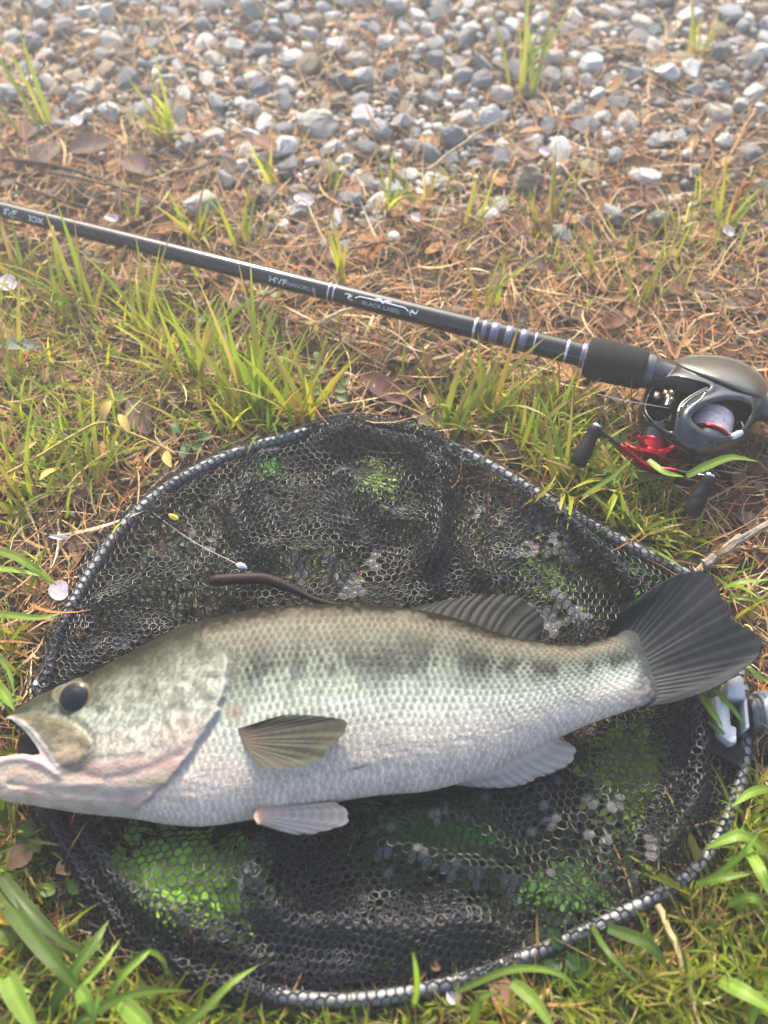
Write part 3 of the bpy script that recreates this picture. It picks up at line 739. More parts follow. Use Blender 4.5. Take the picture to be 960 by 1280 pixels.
def build_rod():
    t = thing('fishing_rod', 'long black fishing rod with white lettering lying across the grass', 'fishing rod', tuple(ROD_B * [1, 1, 0]))
    s = np.linspace(0, S1 + .004, 60)
    V, F = tube(ROD_A + s[:, None] * ROD_U, rod_r(s), 36)
    link('blank', Acc().add(V, F).mesh('blank', [M['blank']]), t)
    camv = np.array([0, 0, CAM_H])
    def frame(s_):
        c = ROD_A + s_ * ROD_U; n = camv - c; n -= ROD_U * (n @ ROD_U); n /= np.linalg.norm(n); return c, n, np.cross(n, ROD_U)
    def band(px0, px1, m, dr=.0003, name='ring'):
        a, b = rod_s(px0), rod_s(px1); r = float(rod_r(a)) + dr
        V, F = lathe(ROD_A + a * ROD_U, ROD_B, [(0, r - dr), (0, r - .0001), (.0001, r), (b - a - .0001, r), (b - a, r - .0001), (b - a, r - dr)], 40)
        return link(name, Acc().add(V, F).mesh(name, [M[m]]), t)
    def text(txt, px, size, phi, m, name='lettering', stretch=1., shear=0., spacing=1.):
        cu = bpy.data.curves.new('text', 'FONT'); cu.body = txt; cu.size = size; cu.shear = shear; cu.space_character = spacing; cu.resolution_u = 3; cu.offset = size * .006
        o = bpy.data.objects.new('text', cu); COL.objects.link(o)
        dg = bpy.context.evaluated_depsgraph_get(); me = bpy.data.meshes.new_from_object(o.evaluated_get(dg))
        bpy.data.objects.remove(o); bpy.data.curves.remove(cu)
        s0 = rod_s(px)
        for vt in me.vertices:
            x, y = vt.co.x * stretch, vt.co.y
            c, n, b = frame(s0 + x); r = float(rod_r(s0 + x)) + .00022; ph = phi + y / r
            vt.co = Vector(c + r * (math.cos(ph) * n + math.sin(ph) * b))
        me.materials.clear(); me.materials.append(M[m]); me.update()
        return link(name, me, t)
    def stroke(pts, m, w=.00032, name='emblem_line'):
        """line drawn on the blank: (photo column, angle) points"""
        q = []
        for px, ph in pts:
            s_ = rod_s(px); c, n, b = frame(s_); r = float(rod_r(s_)) + .0001; q.append(c + r * (math.cos(ph) * n + math.sin(ph) * b))
        V, F = tube(resamp(np.array(q), 24), w, 5); return V, F
    text('SVF', 9, .0062, -.46, 'print', stretch=1.35, shear=.3, spacing=.85)
    text('COMPILE X', 12, .0026, -.72, 'print_dim', stretch=1.1)
    text('3DX', 41, .0062, -.55, 'print', stretch=1.15, spacing=.95)
    text('HVF', 340, .0060, -.50, 'print', stretch=1.35)
    text('NANOPLUS', 363, .0043, -.46, 'print_dim', stretch=1.0)
    text('BLACK LABEL', 456, .0040, -.42, 'print_dim', stretch=1.2)
    text('6101M/MLFB', 220, .0030, -.35, 'print_dim', stretch=1.6) if False else None
    acc = Acc()
    acc.add(*stroke([(447, .02), (452, .26), (475, .28)], 'print')); acc.add(*stroke([(486, .28), (508, .26), (513, .02)], 'print'))
    link('emblem_frame', acc.mesh('emblem_frame', [M['print']]), t)
    def flourish(px, phi, k):
        acc = Acc()
        for i in range(7):
            a0 = i * .9 + k; rr = .6 + .4 * math.sin(i * 2.1)
            pts = [(px + 7 * rr * u_ * math.cos(a0 + 1.6 * u_), phi + .42 * rr * u_ * math.sin(a0 + 1.6 * u_)) for u_ in np.linspace(.1, 1, 7)]
            acc.add(*stroke(pts, 'print', .00026))
        link('emblem', acc.mesh('emblem', [M['print']]), t)
    flourish(440, .02, .3); flourish(519, .02, 1.9); 
    acc = Acc()
    for k in (-1, 1):
        for j in range(3):
            acc.add(*stroke([(480.5 + k * u_ * (10 - 2.5 * j), .32 + .22 * math.sin(u_ * 2.6) - .10 * j) for u_ in np.linspace(.05, 1, 8)], 'print', .0003))
    link('emblem', acc.mesh('emblem', [M['print']]), t)
    text('X', 532, .0036, -.5, 'print_red') if False else None
    band(412.5, 414, 'ring'); band(419, 420.5, 'ring')
    band(593, 596, 'ring')
    for p0, p1 in ((603, 609), (614, 624), (632, 641), (650, 659)): band(p0, p1, 'wrap', .00010, 'wrap')
    band(668, 669.5, 'ring'); band(707, 710, 'ring', .0005); band(726, 733, 'wrap', .0006, 'winding_check')
    V, F = stroke([(527, -.5), (560, -.5)], 'print_red', .0004); link('trim_line', Acc().add(V, F).mesh('trim_line', [M['print_red']]), t)
    # foam fore grip and reel seat beyond
    a, b = P(734, 446, .034), P(806, 463, .036); u = (b - a) / np.linalg.norm(b - a); Lg = float(np.linalg.norm(b - a))
    V, F = lathe(a, b, [(0, .007), (0, .0128), (.0012, .0140), (.006, .0146), (Lg - .004, .0140), (Lg - .001, .0132), (Lg, .012), (Lg, .006)], 44)
    fg = link('fore_grip', Acc().add(V, F).mesh('fore_grip', [M['foam']]), t)
    V, F = lathe(a - u * .0012, b, [(0, .0086), (0, .0125), (.0006, .0132), (.0012, .0126)], 44)
    link('grip_ring', Acc().add(V, F).mesh('grip_ring', [M['ring']]), fg)
    c_, d_ = P(804, 462.5, .034), P(840, 472, .032); Ls = float(np.linalg.norm(d_ - c_))
    V, F = lathe(c_, d_, [(-.001, .006), (-.001, .0118), (.001, .0124), (.005, .0122), (.006, .0108), (Ls * .7, .0092), (Ls, .0090), (Ls + .03, .0085), (Ls + .06, .008)], 40)
    link('reel_seat', Acc().add(V, F).mesh('reel_seat', [M['seat']]), t)
    e_, f_ = P(928, 500, .022), P(1090, 548, .020); Lb = float(np.linalg.norm(f_ - e_))
    V, F = lathe(e_, f_, [(0, .006), (0, .0095), (.01, .0105), (Lb, .0110), (Lb + .001, .006)], 36)
    link('rear_grip', Acc().add(V, F).mesh('rear_grip', [M['seat']]), t)
build_rod()

# ------------------------------------------------------------------ the reel
def C5(pts):
    p = np.asarray(pts, float); return np.stack([680 + p[:, 0] / 3.42857, 390 + p[:, 1] / 3.42857], -1)

def build_reel():
    c0 = P(875, 512, 0)
    t = thing('baitcasting_reel', 'glossy black baitcasting reel with red star drag on the rod', 'fishing reel', (float(c0[0]), float(c0[1]), 0))
    out_px = C5([(555, 205), (640, 188), (760, 193), (850, 220), (920, 265), (958, 315), (955, 380), (928, 450), (890, 525), (840, 575), (760, 612), (680, 632), (600, 622), (540, 582), (470, 525), (412, 472), (400, 420), (430, 340), (485, 268)])
    out = resamp(spline(out_px, 400, True), 360, True)
    cpx = np.array([872.0, 512.0])
    wl_ = spline(C5([(492, 292), (560, 278), (640, 292), (712, 318), (660, 345), (600, 385), (572, 425), (560, 470), (552, 510), (515, 500), (470, 465), (440, 425), (440, 385), (462, 335)]), 80, True)
    wr_ = spline(C5([(632, 452), (660, 420), (705, 395), (775, 378), (845, 384), (888, 408), (880, 450), (852, 492), (820, 524), (770, 530), (705, 515), (660, 488)]), 80, True)
    nr = 190
    r = np.linspace(0, 1, nr) ** .85
    G = cpx + r[:, None, None] * (out[None] - cpx)
    X, Y = G[..., 0], G[..., 1]
    zb, zt = .026, .050
    Z = zb + (zt - zb) * (1 - r[:, None] ** 3.2) ** .55 + 0 * X
    slope = ((X - 872) * .25 - (Y - 512) * .97) / 60.0
    Z = Z + .003 * np.clip(slope, -1, 1) * (1 - r[:, None] ** 4)
    sl, sr = sdist(wl_, X, Y), sdist(wr_, X, Y)
    Z = Z + .0006 * np.exp(-((sl + 4) / 3.5) ** 2) + .0012 * np.exp(-((sr + 6) / 5) ** 2)
    # raised bridge between the openings, panel line on the handle side
    Z = Z - .0012 * np.exp(-(pdist(C5([(420, 420), (470, 500), (560, 565), (620, 600)]), X, Y, False) / 2.0) ** 2)
    m = np.maximum(sst(-.6, .9, sl), sst(-.6, .9, sr))
    Z = Z * (1 - m) + .014 * m
    W = P(X, Y, Z).reshape(-1, 3)
    ring = W.reshape(nr, 360, 3)[-1]; ctr = ring.mean(0)
    sk = [ring, ring * [1, 1, 0] + [0, 0, .022] + (ctr - ring) * [.02, .02, 0], ring * [1, 1, 0] + [0, 0, .012] + (ctr - ring) * [.12, .12, 0], ring * [1, 1, 0] + [0, 0, .008] + (ctr - ring) * [.3, .3, 0]]
    body = link('frame', Acc().add(W, grid_faces(nr, 360, True)[:, ::-1]).add(np.vstack(sk), [grid_faces(4, 360, True)[:, ::-1], (np.arange(360) + 1080)[None]]).mesh('frame', [M['frame']]), t)
    # palm side cover
    sp = resamp(spline(C5([(558, 214), (565, 204), (640, 184), (765, 188), (856, 216), (926, 262), (962, 316), (958, 366), (945, 372), (860, 345), (760, 305), (640, 255)]), 300, True), 240, True)
    cc = C5([(775, 258)])[0]; r = np.linspace(0, 1, 60) ** .8
    G = cc + r[:, None, None] * (sp[None] - cc)
    # the cover is the crown of the same shell, a touch proud of it
    qq = np.abs((out - cpx))
    ang_o = np.arctan2(out[:, 1] - cpx[1], out[:, 0] - cpx[0]); ro = np.hypot(out[:, 0] - cpx[0], out[:, 1] - cpx[1]); o_ = np.argsort(ang_o)
    ga = np.arctan2(G[..., 1] - cpx[1], G[..., 0] - cpx[0]); gr = np.hypot(G[..., 0] - cpx[0], G[..., 1] - cpx[1])
    rel = np.clip(gr / np.interp(ga, ang_o[o_], ro[o_], period=2 * np.pi), 0, 1)
    Zs = zb + (zt - zb) * (1 - rel ** 3.2) ** .55 + .003 * np.clip(((G[..., 0] - 872) * .25 - (G[..., 1] - 512) * .97) / 60, -1, 1) * (1 - rel ** 4)
    Zc = np.maximum(Zs, .030) + .0030 * (1 - r[:, None] ** 4) + .0008
    Zc = np.where(r[:, None] > .995, Zs - .001, Zc)
    W = P(G[..., 0], G[..., 1], Zc).reshape(-1, 3)
    link('side_cover', Acc().add(W, grid_faces(60, 240, True)[:, ::-1]).mesh('side_cover', [M['bronze']]), t)
    # spool across the right opening
    ax = P(860, 600, .028) - P(890, 500, .028); ax /= np.linalg.norm(ax)
    sc = P(897, 519, .0425) - np.array([0, 0, .0135])
    rr = .0135
    n = 60; tt = np.linspace(-.0100, .0090, n); rad = rr * (.90 + .10 * np.cos(tt / .010 * 1.1)) + .00022 * np.sin(np.arange(n) * 2.2)
    V, F = lathe(sc, sc + ax, np.c_[tt, rad], 48)
    k = np.repeat(np.arange(n), 48)
    pink = sst(.62, .8, vn(k * .55, V[:, 0] * 400, 200))[:, None]
    cl = np.array([.82, .76, .75]) * (1 - pink) + np.array([.70, .36, .40]) * pink
    spool = thing_part = link('spool', Acc().add(V, F, cl).mesh('spool', [M['line']]), t)
    for t0 in (.0088, -.0112):
        V, F = lathe(sc + ax * t0, sc + ax, [(0, .004), (0, rr + .0004), (.0004, rr + .0014), (.0016, rr + .0014), (.0020, rr), (.0020, .004)], 48)
        link('flange', Acc().add(V, F).mesh('flange', [M['red'] if t0 > 0 else M['gloss']]), spool)
    V, F = lathe(sc + ax * .0118, sc + ax, [(0, .004), (0, rr - .0005), (.003, rr - .001), (.003, .004)], 40)
    link('hub', Acc().add(V, F).mesh('hub', [M['seat']]), spool)
    # level wind: bars, brass guide and its shoe
    wv = np.array([1, 0, 0.0])
    for (x1, y1, x2, y2, z_) in ((600, 285, 530, 470, .028), (650, 300, 560, 500, .026)):
        q = P(*C5([(x1, y1), (x2, y2)]).T, z_); V, F = tube(resamp(q, 6), .0013, 8); link('guide_bar', Acc().add(V, F).mesh('guide_bar', [M['seat']]), t)
    lw = Acc()
    for x, y, w, h in ((482, 362, 3.4, 4.0), (522, 350, 3.4, 2.6), (547, 348, 3.2, 3.0), (530, 368, 3.2, 3.4), (545, 378, 2.2, 2.6)):
        c = P(*C5([(x, y)])[0], .036); s_ = mpp(850, 500) * .93; lw.add(*box_dir(c, np.array([.95, -.3, 0]) * w * s_, np.array([.3, .95, 0]) * h * s_ , [0, 0, .0022]))
    tag(link('level_wind', lw.mesh('level_wind', [M['gold']], smooth=False), t), 'brass line guide inside the opening')
    c = P(*C5([(530, 402)])[0], .034); V, F = lathe(c, c + ax, [(-.003, .002), (-.003, .0045), (.003, .0045), (.003, .002)], 24)
    link('guide_shoe', Acc().add(V, F).mesh('guide_shoe', [M['gloss']]), t)
    q = np.vstack([P(*C5([(230, 352)])[0], .0475), P(*C5([(330, 376)])[0], .046), P(*C5([(450, 398)])[0], .045), P(*C5([(538, 412)])[0], .037)])
    V, F = tube(spline(q, 20), .00028, 6); link('fishing_line', Acc().add(V, F).mesh('fishing_line', [M['mono']]), t)
    # thumb bar with its slot
    q = P(*C5([(575, 430), (592, 392), (640, 355), (700, 325)]).T, .0525); V, F = tube(spline(q, 20), np.linspace(.0012, .0006, 20), 10)
    bar = link('thumb_bar', Acc().add(V, F).mesh('thumb_bar', [M['bronze']]), t)
    q = P(*C5([(612, 404), (640, 398), (672, 372), (690, 345)]).T, .0522); V, F = tube(spline(q, 16), .0004, 8)
    link('bar_edge', Acc().add(V, F).mesh('bar_edge', [M['ring']]), bar)
    q = P(*C5([(845, 470), (858, 500), (842, 515), (790, 520)]).T, .041); V, F = tube(spline(q, 16), .0003, 6)
    link('loose_line', Acc().add(V, F).mesh('loose_line', [M['mono']]), t)
    c = P(*C5([(824, 526)])[0], .045); V, F = lathe(c - [0.004, .002, .001], c + [.008, .004, 0], [(0, .0006), (.001, .0022), (.006, .0026), (.009, .0018), (.0095, .0004)], 20)
    link('line_clip', Acc().add(V, F).mesh('line_clip', [M['ring']]), t)
    # star drag and handle
    hx = P(*C5([(455, 640)])[0], .018) - P(*C5([(492, 530)])[0], .024); hx /= np.linalg.norm(hx)
    h0 = P(*C5([(486, 530)])[0], .028)
    V, F = lathe(h0, h0 + hx, [(-.006, .0105), (.0, .0105), (.0045, .0102), (.005, .0085)], 40)
    link('drag_collar', Acc().add(V, F).mesh('drag_collar', [M['gloss']]), t)
    V, F = lathe(h0 + hx * .0036, h0 + hx, [(0, .0092), (.001, .0102), (.002, .0102), (.0026, .0094), (.0085, .0092), (.010, .0112), (.0125, .0112), (.0135, .009), (.0138, .002)], 40)
    drag = link('star_drag', Acc().add(V, F).mesh('star_drag', [M['red']]), t)
    e = np.cross(hx, [0, 0, 1.0]); e /= np.linalg.norm(e); f = np.cross(hx, e); sc0 = h0 + hx * .0125
    for k in range(5):
        a_ = k * 2 * np.pi / 5 + .35; d_ = math.cos(a_) * e + math.sin(a_) * f
        q = sc0 + np.outer(np.linspace(.008, .0200, 10), d_) - np.outer(np.linspace(0, 1, 10) ** 2 * .003, hx)
        V, F = tube(q, [.0026, .0024, .0021, .0019, .0017, .0016, .0016, .0019, .0018, .0008], 10)
        link('drag_arm', Acc().add(V, F).mesh('drag_arm', [M['red']]), drag)
    ka, kb = P(*C5([(222, 500)])[0], .036), P(*C5([(706, 712)])[0], .036)
    mid = (ka + kb) / 2 + np.array([0, 0, -.010]) + hx * .004
    q = spline(np.vstack([ka, ka * .5 + mid * .5, mid, kb * .5 + mid * .5, kb]), 40)
    tg = np.gradient(q, axis=0); tg /= np.linalg.norm(tg, axis=1)[:, None]; sd = np.cross(tg, hx); sd /= np.linalg.norm(sd, axis=1)[:, None]
    w = np.interp(np.linspace(0, 1, 40), [0, .1, .5, .9, 1], [.0042, .0034, .006, .0034, .0042])[:, None]
    V = np.stack([q + sd * w + hx * .0008, q + sd * w - hx * .0008, q - sd * w - hx * .0008, q - sd * w + hx * .0008], 1).reshape(-1, 3)
    handle = link('handle', Acc().add(V, [grid_faces(40, 4, True), np.array([[0, 1, 2, 3]]), np.array([[159, 158, 157, 156]])]).mesh('handle', [M['gloss']], smooth=False), t)
    V2 = V.reshape(40, 4, 3)[9:31]; V2 = V2.mean(1, keepdims=True) + (V2 - V2.mean(1, keepdims=True)) * 1.12
    link('handle_plate', Acc().add(V2.reshape(-1, 3), [grid_faces(22, 4, True), np.array([[0, 1, 2, 3]]), np.array([[87, 86, 85, 84]])]).mesh('handle_plate', [M['red']], smooth=False), handle)
    for k0, tip in ((ka, P(*C5([(140, 655)])[0], .024)), (kb, P(*C5([(628, 868)])[0], .024))):
        ln = float(np.linalg.norm(tip - k0))
        V, F = lathe(k0, tip, [(-.0014, .002), (-.0014, .0044), (-.0006, .0050), (.003, .0050), (.0045, .0043), (.010, .0047), (ln * .7, .0058), (ln - .002, .0056), (ln, .0044), (ln, .001)], 32)
        kn = link('knob', Acc().add(V, F).mesh('knob', [M['knob']]), handle)
        V, F = lathe(k0 + (k0 - tip) / ln * .0030, k0, [(0, .0005), (.0002, .0030), (.0010, .0034), (.0020, .0036)], 24)
        link('knob_cap', Acc().add(V, F).mesh('knob_cap', [M['ring']]), handle)
build_reel()

# ------------------------------------------------------------------ small things in the net
def build_small():
    q = P(*np.array([(263, 726), (290, 724), (325, 723), (345, 728), (370, 738), (395, 750), (420, 756), (432, 757)]).T, np.array([.021, .022, .022, .021, .020, .019, .018, .017]))
    p = spline(q, 90); k = np.arange(90)
    rad = np.interp(k, [0, 3, 40, 55, 89], [.0024, .0036, .0036, .0021, .0011]) + np.where(k < 46, .00014 * np.sin(k * 1.9), .0)
    V, F = tube(p, rad, 14)
    o = link('soft_worm_lure', Acc().add(V, F).mesh('soft_worm_lure', [M['worm']]))
    tag(o, 'dark brown ribbed soft plastic worm on the net above the fish', 'fishing lure')
    c = P(303, 709, .024)
    V, F = lathe(c - [.0045, -.002, 0], c + [.01, -.004, 0], [(0, .0004), (.0008, .0016), (.003, .0026), (.0055, .0026), (.0078, .0014), (.0085, .0004)], 20)
    tag(link('sinker', Acc().add(V, F).mesh('sinker', [M['bead']])), 'small shiny metal sinker just above the brown worm lure', 'sinker')
    q = np.vstack([P(190, 640, .013), P(240, 676, .022), P(290, 702, .024), P(300, 707, .024)]); V, F = tube(spline(q, 24), .00022, 5)
    tag(link('leader_line', Acc().add(V, F).mesh('leader_line', [M['mono']])), 'thin pale line running from the hoop to the metal sinker', 'fishing line')
    c = P(217, 646, .026); a = np.linspace(0, 2 * np.pi, 9)[:-1]
    V = np.vstack([c + np.c_[.0034 * np.cos(a), .0022 * np.sin(a) - .4 * .0034 * np.cos(a), .0006 * np.cos(2 * a)], c + [0, 0, .0012]])
    F = np.array([[k, (k + 1) % 8, 8] for k in range(8)])
    tag(link('yellow_petal', Acc().add(V, F).mesh('yellow_petal', [M['yellow']])), 'tiny bright yellow petal stuck on the black net', 'petal')
build_small()

# ------------------------------------------------------------------ stones
_ico = None
def rock_template(seed, subdiv=2, cuts=None, rough=1.0):
    bm = bmesh.new(); bmesh.ops.create_icosphere(bm, subdivisions=subdiv, radius=1.0)
    V = np.array([v.co[:] for v in bm.verts]); F = np.array([[v.index for v in f.verts] for f in bm.faces]); bm.free()
    g = np.random.default_rng(seed)
    nrm = V.copy()
    for k in range(13 + seed % 6 if cuts is None else cuts):                                       # cut flats
        n = g.normal(size=3); n /= np.linalg.norm(n); h = g.uniform(.50, .86)
        d = nrm @ n; over = np.clip(d - h, 0, None); nrm = nrm - np.outer(over * .98, n)
    q = nrm
    b = sum(rough * a * (vn(q[:, 0] * s + 5 * seed, q[:, 1] * s + q[:, 2] * s * 1.7, 300 + seed % 7) - .5) for a, s in ((.22, 1.8), (.10, 4.5), (.05, 9)))
    q = q * (1 + b)[:, None]
    q = q / np.abs(q).max()
    return q, F

NVAR = 16
ROCKV = [rock_template(k, 3 if k < 6 else 2) for k in range(NVAR)] + [rock_template(80 + k, 4, 5, 1.7) for k in range(6)]
def rock_shape(k): return ['angular', 'rounded', 'blocky', 'flat', 'smooth', 'rough'][k % 6]

BIG = [  # (px, py, width px, height px, colour, label)
    (397, 148, 62, 40, 'cream', 'largest cream stone in the gravel, lying behind the pale mottled stone'),
    (353, 183, 40, 36, 'white', 'pale mottled white stone in front of the largest cream stone'),
    (138, 134, 35, 30, 'pale grey', 'pale round stone beside the thick grass tuft in the gravel'),
    (255, 250, 62, 42, 'cream', 'big cream stone half hidden behind grass blades above the rod'),
    (657, 218, 46, 52, 'tan', 'upright brownish grey block of stone nearest the rod'),
    (615, 143, 40, 36, 'pale grey', 'pale smooth grey stone between the two tall grass sprigs'),
    (565, 166, 38, 34, 'blue-grey', 'dark topped blue grey stone just below the pale smooth one'),
    (834, 84, 35, 32, 'white', 'round white stone beside the grass at the top of the bank'),
    (898, 108, 37, 34, 'blue-grey', 'smooth round blue grey stone among dry straw near the white stone'),
    (943, 112, 34, 32, 'pale grey', 'pale stone pair member resting above its smaller neighbour at the frame edge'),
    (948, 134, 24, 20, 'pale grey', 'smaller pale stone tucked under the pale one at the frame edge'),
    (388, 78, 42, 28, 'tan', 'beige flat stone lying beyond the largest cream stone'),
    (317, 10, 38, 36, 'blue-grey', 'big blue grey stone at the very top of the gravel'),
    (501, 149, 30, 28, 'blue-grey', 'grey faceted stone between the cream stone and the pale smooth one'),
    (721, 130, 32, 32, 'cream', 'square cream stone at the foot of the tall grass sprig'),
    (362, 207, 42, 22, 'dark grey', 'flat dark slate stone lying below the pale mottled stone'),
    (38, 48, 36, 26, 'dark grey', 'dark flat stone in the far corner beside the tall curved blade'),
    (315, 130, 30, 26, 'pale grey', 'pale egg shaped stone left of the largest cream stone'),
    (612, 27, 20, 28, 'white', 'narrow white upright stone near the far edge of the gravel'),
    (425, 95, 34, 28, 'dark grey', 'dark angular stone right behind the largest cream stone'),
    (303, 206, 28, 22, 'pale grey', 'pale chip below the pale egg shaped stone'),
    (668, 275, 22, 18, 'white', 'white pebble shining between grass blades under the brownish block'),
    (592, 203, 20, 12, 'white', 'thin white chip lying flat beside a dry stalk'),
    (770, 193, 26, 18, 'pale grey', 'lone pale stone among the dry straw beyond the reel'),
    (905, 172, 26, 20, 'white', 'lone white stone in the straw below the round blue grey stone'),
    (430, 195, 26, 18, 'pale grey', 'pale flat stone by the small upright grass blades'),
    (375, 236, 30, 20, 'tan', 'tan stone lying against the short grass behind the rod'),
    (160, 92, 44, 22, 'dark grey', 'long dark grey stone lying among small rubble'),
]
placed = []                                                            # x, y, r of stones so far
def stone_obj(k, x, y, rx, ry, rz, colour, label, group=None, rot=None, sink=.30):
    me = rock_mesh(k, colour)
    o = bpy.data.objects.new('stone', me); COL.objects.link(o)
    o.location = (x, y, float(ground_z(x, y)) - .003 + rz * (1 - sink * 1.3)); o.scale = (rx, ry, rz)
    o.rotation_euler = (random.uniform(-.25, .25), random.uniform(-.25, .25), rot if rot is not None else random.uniform(0, 6.3))
    return tag(o, label, 'stone', group)
_rm = {}
def rock_mesh(k, colour):
    if (k, colour) not in _rm:
        V, F = ROCKV[k]; _rm[(k, colour)] = make_mesh('stone', V, F, None, True, [STONE[colour]]); _rm[(k, colour)].set_sharp_from_angle(angle=R(24))
    return _rm[(k, colour)]

def gravel_density(px, py):
    edge = np.interp(px, [-200, 0, 120, 230, 300, 420, 520, 620, 700, 800, 960, 1160], [120, 120, 150, 180, 235, 245, 215, 215, 190, 165, 165, 165])
    d = sst(60, -60, py - edge + 50 * (vn(np.asarray(px) / 40, np.asarray(py) / 25, 221) - .5))
    right = sst(690, 790, px)                                           # thinner and strawy on the right
    left = sst(120, 20, px) * sst(30, 120, py)
    d = d * (.38 + 1.2 * sst(.30, .62, vn(np.asarray(px) / 60, np.asarray(py) / 34, 220)))
    return np.clip(d * (1 - .45 * right * sst(40, 140, py)) * (1 - .55 * left) + .05 * sst(330, 250, py) * sst(200, 350, px), 0, 1)

def build_stones():
    for i, (px, py, w, h, c, lab) in enumerate(BIG):
        s = mpp(px, py); rx = w * s / 2; rz = min(h * s / 2 * .8, rx * .8); ry = rx * (.75 if w < 1.6 * h else .9)
        if w > 1.6 * h: rz = h * s / 2 * .8
        p = P(px, py + h * .18, rz * .4)
        stone_obj(NVAR + i % 6, p[0], p[1], rx, ry, rz, c, lab, None, rot=random.uniform(-.4, .4) + (math.pi if i % 2 else 0), sink=.12)
        placed.append((p[0], p[1], max(rx, ry)))
    names = ['blue-grey', 'pale grey', 'dark grey', 'cream', 'tan', 'white']; pr = [.30, .26, .15, .08, .16, .05]
    cand = []
    for _ in range(22000):
        px = random.uniform(-40, 1000); py = random.uniform(-40, 330)
        if random.random() > float(gravel_density(px, py)): continue
        r = .0024 + .0112 * random.random() ** 5
        cand.append((r, px, py))
    cand.sort(reverse=True)
    small = []; objs = []
    arr = np.array(placed)
    pts = [list(q) for q in placed]
    for r, px, py in cand:
        p = P(px, py, 0); A = np.array(pts)
        if (np.hypot(A[:, 0] - p[0], A[:, 1] - p[1]) < (A[:, 2] + r) * .80).any(): continue
        pts.append([p[0], p[1], r])
        c = random.choices(names, pr)[0]
        inview = -8 < px < 968 and py > -8
        if len(objs) < 268 and inview: objs.append((px, py, p, r, c))
        else: small.append((p, r, c))
    # describe each stone by look and by the landmark it lies nearest to
    LM = [(q[0], q[1], n) for q, n in zip(BIG, ['the largest cream stone', 'the mottled white stone', 'the pale round stone', 'the half hidden cream stone', 'the brownish stone block', 'the pale smooth stone', 'the dark topped stone', 'the round white stone',
          'the smooth blue grey stone', 'the pale edge pair', None, 'the beige flat stone', 'the big far blue grey stone', 'the faceted grey stone', 'the square cream stone', 'the flat slate stone', 'the far corner dark stone', 'the egg shaped stone', 'the narrow white stone',
          'the dark angular stone', None, 'the white pebble in grass', 'the thin white chip', 'the lone pale straw stone', 'the lone white straw stone', 'the pale flat stone', 'the tan stone by grass', 'the long dark stone']) if n]
    LM += [(205, 150, 'the thick grass tuft'), (60, 140, 'the tall curved blade'), (660, 90, 'the tall forked grass'), (870, 55, 'the far grass sprig')]
    rows = []
    for px, py, p, r, c in objs:
        k = random.randrange(NVAR); sh = rock_shape(k)
        lm = min(LM, key=lambda q: math.hypot(q[0] - px, (q[1] - py) * 1.3))
        dx, dy = px - lm[0], (py - lm[1]) * 1.3
        rel = ('right of' if dx > 0 else 'left of') if abs(dx) > abs(dy) else ('this side of' if dy > 0 else 'beyond')
        size = 'larger' if r > .0078 else 'medium' if r > .0055 else 'small'
        rows.append([math.hypot(dx, dy), f'{size} {sh} {c.replace("-", " ")} stone', f'{rel} {lm[2]}', px, py, p, r, c, k])
    rows.sort(key=lambda q: q[0]); seen = {}
    tot = {}
    for q in rows: tot[(q[1], q[2])] = tot.get((q[1], q[2]), 0) + 1
    ordn = ['nearest', 'second', 'third', 'fourth', 'fifth', 'sixth', 'seventh', 'eighth', 'ninth', 'tenth']
    for q in rows:
        key = (q[1], q[2]); n = seen.get(key, 0); seen[key] = n + 1
        lab = f'{q[1]} {q[2]}' if tot[key] == 1 else f'{ordn[min(n, 9)]} {q[1]} {q[2]}'
        f1, f2 = random.uniform(.75, 1.1), random.uniform(.5, .85)
        stone_obj(q[8], q[5][0], q[5][1], q[6] * 1.1, q[6] * f1, q[6] * f2, q[7], lab, 'stones of the gravel bed', sink=random.uniform(.3, .75))
    # the rest of the gravel, too small to pick apart
    tv = [rock_template(50 + k, 1) for k in range(8)]
    acc = Acc()
    for _ in range(9500):
        px = random.uniform(-330, 1290); py = random.uniform(-190, 330)
        if random.random() > float(gravel_density(px, py)) * .9 + .02: continue
        small.append((P(px, py, 0), .0014 + .0032 * random.random() ** 2, random.choices(names, pr)[0]))
    for p, r, c in small:
        V, F = tv[random.randrange(8)]; a = random.uniform(0, 6.3); ca, sa = math.cos(a), math.sin(a)
        q = V * [r * 1.1, r * random.uniform(.7, 1.1), r * random.uniform(.5, .85)]
        q = np.stack([q[:, 0] * ca - q[:, 1] * sa, q[:, 0] * sa + q[:, 1] * ca, q[:, 2]], -1) + [p[0], p[1], float(ground_z(p[0], p[1])) - .003 + r * .4]
        acc.add(q, F, np.array(SCOL[c]) * random.uniform(.75, 1.25))
    tag(link('gravel', acc.mesh('gravel', [M['gravel']])), 'fine grey gravel filling the gaps between the stones', None, None, 'stuff')
build_stones()

